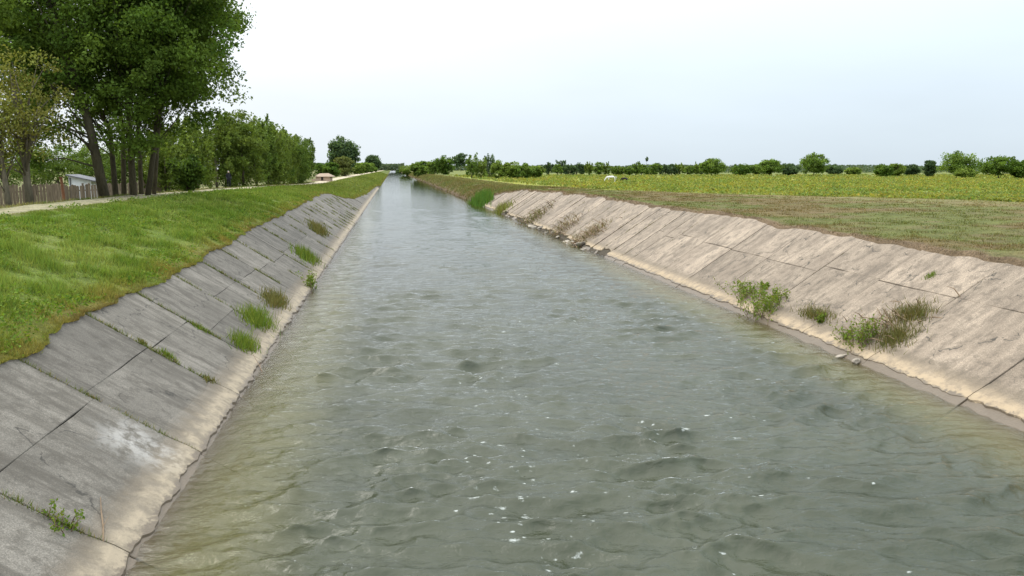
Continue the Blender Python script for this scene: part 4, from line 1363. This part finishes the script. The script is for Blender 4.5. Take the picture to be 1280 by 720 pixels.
Yh = 172.0
hx = x_at(403, Yh)
hz = min(float(gz(hx, Yh)), float(gz(hx - 3, Yh))) - .1
HS = .70
hut = thing('clay_hut', 'low hut of pale brick with a clay roof beside the path', 'hut', (hx, Yh, hz), None, math.radians(-12))
hut.scale = (HS, HS, HS)
mb = MB(); mb.box((0, 1.5, .75), (4.2, 3.0, 1.7)); mb.build('wall', M_BRICK, hut)
mb = MB()
mb.add([(-2.7, -.4, 1.45), (2.7, -.4, 1.45), (2.9, 3.4, 1.45), (-2.7, 3.4, 1.45), (-1.2, 1.5, 2.35), (1.4, 1.5, 2.40),
        (-2.7, -.4, 1.57), (2.7, -.4, 1.57), (2.9, 3.4, 1.57), (-2.7, 3.4, 1.57), (-1.2, 1.5, 2.47), (1.4, 1.5, 2.52)],
       [(6, 7, 11, 10), (8, 9, 10, 11), (7, 8, 11), (9, 6, 10), (1, 0, 4, 5), (3, 2, 5, 4), (2, 1, 5), (0, 3, 4), (0, 1, 7, 6), (1, 2, 8, 7), (2, 3, 9, 8), (3, 0, 6, 9)])
mb.build('roof', M_TILE, hut)
mb = MB(); mb.box((-.1, -.03, .95), (.75, .08, 1.0)); doorway = mb.build('doorway', M_DARK, hut)
for sx2 in (-.52, .32):
    mb = MB(); mb.box((sx2, -.06, .95), (.09, .10, 1.1)); mb.build('door_frame', M_BRICK, doorway)
mb = MB(); mb.box((-2.6, .3, .35), (1.2, .5, .9)); mb.build('side_wall', M_BRICK, hut)


# ------------------------------------------------------------------ person and horses
def skin_body(name, label, cat, loc, rz, verts, edges, radii, mat, group=None, scale=1.0):
    root = thing(name, label, cat, loc, group, rz)
    me = bpy.data.meshes.new('body')
    me.from_pydata([tuple(scale * c for c in v) for v in verts], edges, [])
    o = bpy.data.objects.new('body', me)
    COL.objects.link(o)
    o.parent = root
    md = o.modifiers.new('skin', 'SKIN')
    for i, r in enumerate(radii):
        r = r if isinstance(r, tuple) else (r, r)
        me.skin_vertices[0].data[i].radius = (r[0] * scale, r[1] * scale)
    me.skin_vertices[0].data[0].use_root = True
    sb = o.modifiers.new('sub', 'SUBSURF')
    sb.levels = sb.render_levels = 2
    me.materials.append(mat)
    return root


M_COATW = noise_mat('white_horse_coat', (0.58, 0.56, 0.52), (0.70, 0.68, 0.65), 2.0, bump=0)
M_COATB = noise_mat('dark_horse_coat', (0.016, 0.013, 0.011), (0.03, 0.024, 0.02), 2.0, bump=0)
M_CLOTH = noise_mat('black_clothes', (0.010, 0.010, 0.012), (0.02, 0.02, 0.024), 3.0, bump=0)
M_SKIN = noise_mat('skin', (0.40, 0.26, 0.19), (0.46, 0.31, 0.23), 3.0, bump=0)
M_HAIR = noise_mat('grey_hair', (0.20, 0.19, 0.17), (0.28, 0.27, 0.25), 8.0, bump=0)


def horse(label, px, Y, rz, s, mat, mane, grazing):
    x = x_at(px, Y)
    z = float(gz(x, Y))
    hv = [(0.0, 0, 1.05), (.38, 0, 1.08), (.72, 0, 1.12), (-.40, 0, 1.12), (-.72, 0, 1.16)]           # 0..4 trunk
    head = [(1.05, 0, 1.0), (1.30, 0, .72), (1.48, 0, .42), (1.52, 0, .18)] if grazing else [(1.0, 0, 1.42), (1.22, 0, 1.62), (1.50, 0, 1.50), (1.72, 0, 1.34)]
    V = hv + head                                                                                     # 5..8
    E = [(0, 1), (1, 2), (0, 3), (3, 4), (2, 5), (5, 6), (6, 7), (7, 8)]
    R = [.27, .28, .24, .27, .24, .16, .12, .115, .06]
    for (bx, sg, par) in ((.62, 1, 2), (.58, -1, 2), (-.70, 1, 4), (-.66, -1, 4)):
        b = len(V)
        sgn = .17 * sg
        if bx > 0:
            V += [(bx, sgn, .80), (bx + .03, sgn, .46), (bx, sgn, .10), (bx + .05, sgn, .02)]
        else:
            V += [(bx + .06, sgn, .84), (bx - .10, sgn, .50), (bx - .02, sgn, .12), (bx + .04, sgn, .02)]
        E += [(par, b), (b, b + 1), (b + 1, b + 2), (b + 2, b + 3)]
        R += [.13, .065, .05, .06]
    b = len(V)
    V += [(6 and V[6][0] - .04, .07, V[6][2] + .16), (V[6][0] - .04, -.07, V[6][2] + .16)]
    E += [(6, b), (6, b + 1)]
    R += [.03, .03]
    root = skin_body('horse', label, 'horse', (x, Y, z), rz, V, E, R, mat, 'horses grazing in the field', s)
    tb = MB()
    tb.tube([tuple(s * c for c in v) for v in ((-.92, 0, 1.18), (-1.05, 0, .95), (-1.04, 0, .50))], [.05 * s, .07 * s, .02 * s], 6)
    tb.build('tail', mane, root, True)
    tb = MB()
    a, c = V[2], V[6]
    tb.tube([tuple(s * q for q in v) for v in ((.78, 0, 1.34), ((a[0] + c[0]) / 2 + .06, 0, (a[2] + c[2]) / 2 + .24), (c[0] + .02, 0, c[2] + .13))], [.03 * s, .05 * s, .03 * s], 5)
    tb.build('mane', mane, root, True)
    return root


horse('white horse grazing in the field with lowered head', 764.5, 150, math.radians(172), .88, M_COATW, M_COATW, True)
horse('small dark foal standing right of the white horse', 781, 151, math.radians(125), .72, M_COATB, M_COATB, True)

Yp = 84.0
xp = x_at(285.5, Yp)
zp = float(gz(xp, Yp))
V = [(0, 0, .93), (0, 0, 1.12), (0, .01, 1.36), (0, .01, 1.50), (0, .02, 1.60), (0, .02, 1.72)]
E = [(0, 1), (1, 2), (2, 3), (3, 4), (4, 5)]
R = [(.16, .12), (.15, .11), (.17, .12), (.06, .06), (.085, .10), (.07, .085)]
for sg in (-1, 1):
    b = len(V)
    V += [(.19 * sg, .0, 1.42), (.24 * sg, .02, 1.14), (.20 * sg, -.16, .98), (.16 * sg, -.22, .96)]
    E += [(2, b), (b, b + 1), (b + 1, b + 2), (b + 2, b + 3)]
    R += [.062, .05, .04, .045]
    b = len(V)
    V += [(.10 * sg, 0, .84), (.11 * sg, -.03 * sg, .48), (.11 * sg, .07 * sg, .09), (.11 * sg, .07 * sg - .13, .04)]
    E += [(0, b), (b, b + 1), (b + 1, b + 2), (b + 2, b + 3)]
    R += [.095, .065, .048, .045]
person = skin_body('person', 'person in black clothing standing beyond the path before the poplars', 'person', (xp, Yp, zp), .4, V, E, R, M_CLOTH)
tb = MB()
tb.tube([(0, .03, 1.53), (0, .03, 1.60), (0, .035, 1.68), (0, .03, 1.76)], [.07, .098, .095, .03], 10)
tb.build('hair', M_HAIR, person, True)
tb = MB()
tb.tube([(0, -.055, 1.55), (0, -.07, 1.62), (0, -.06, 1.69)], [.055, .065, .045], 9)
tb.build('face', M_SKIN, person, True)
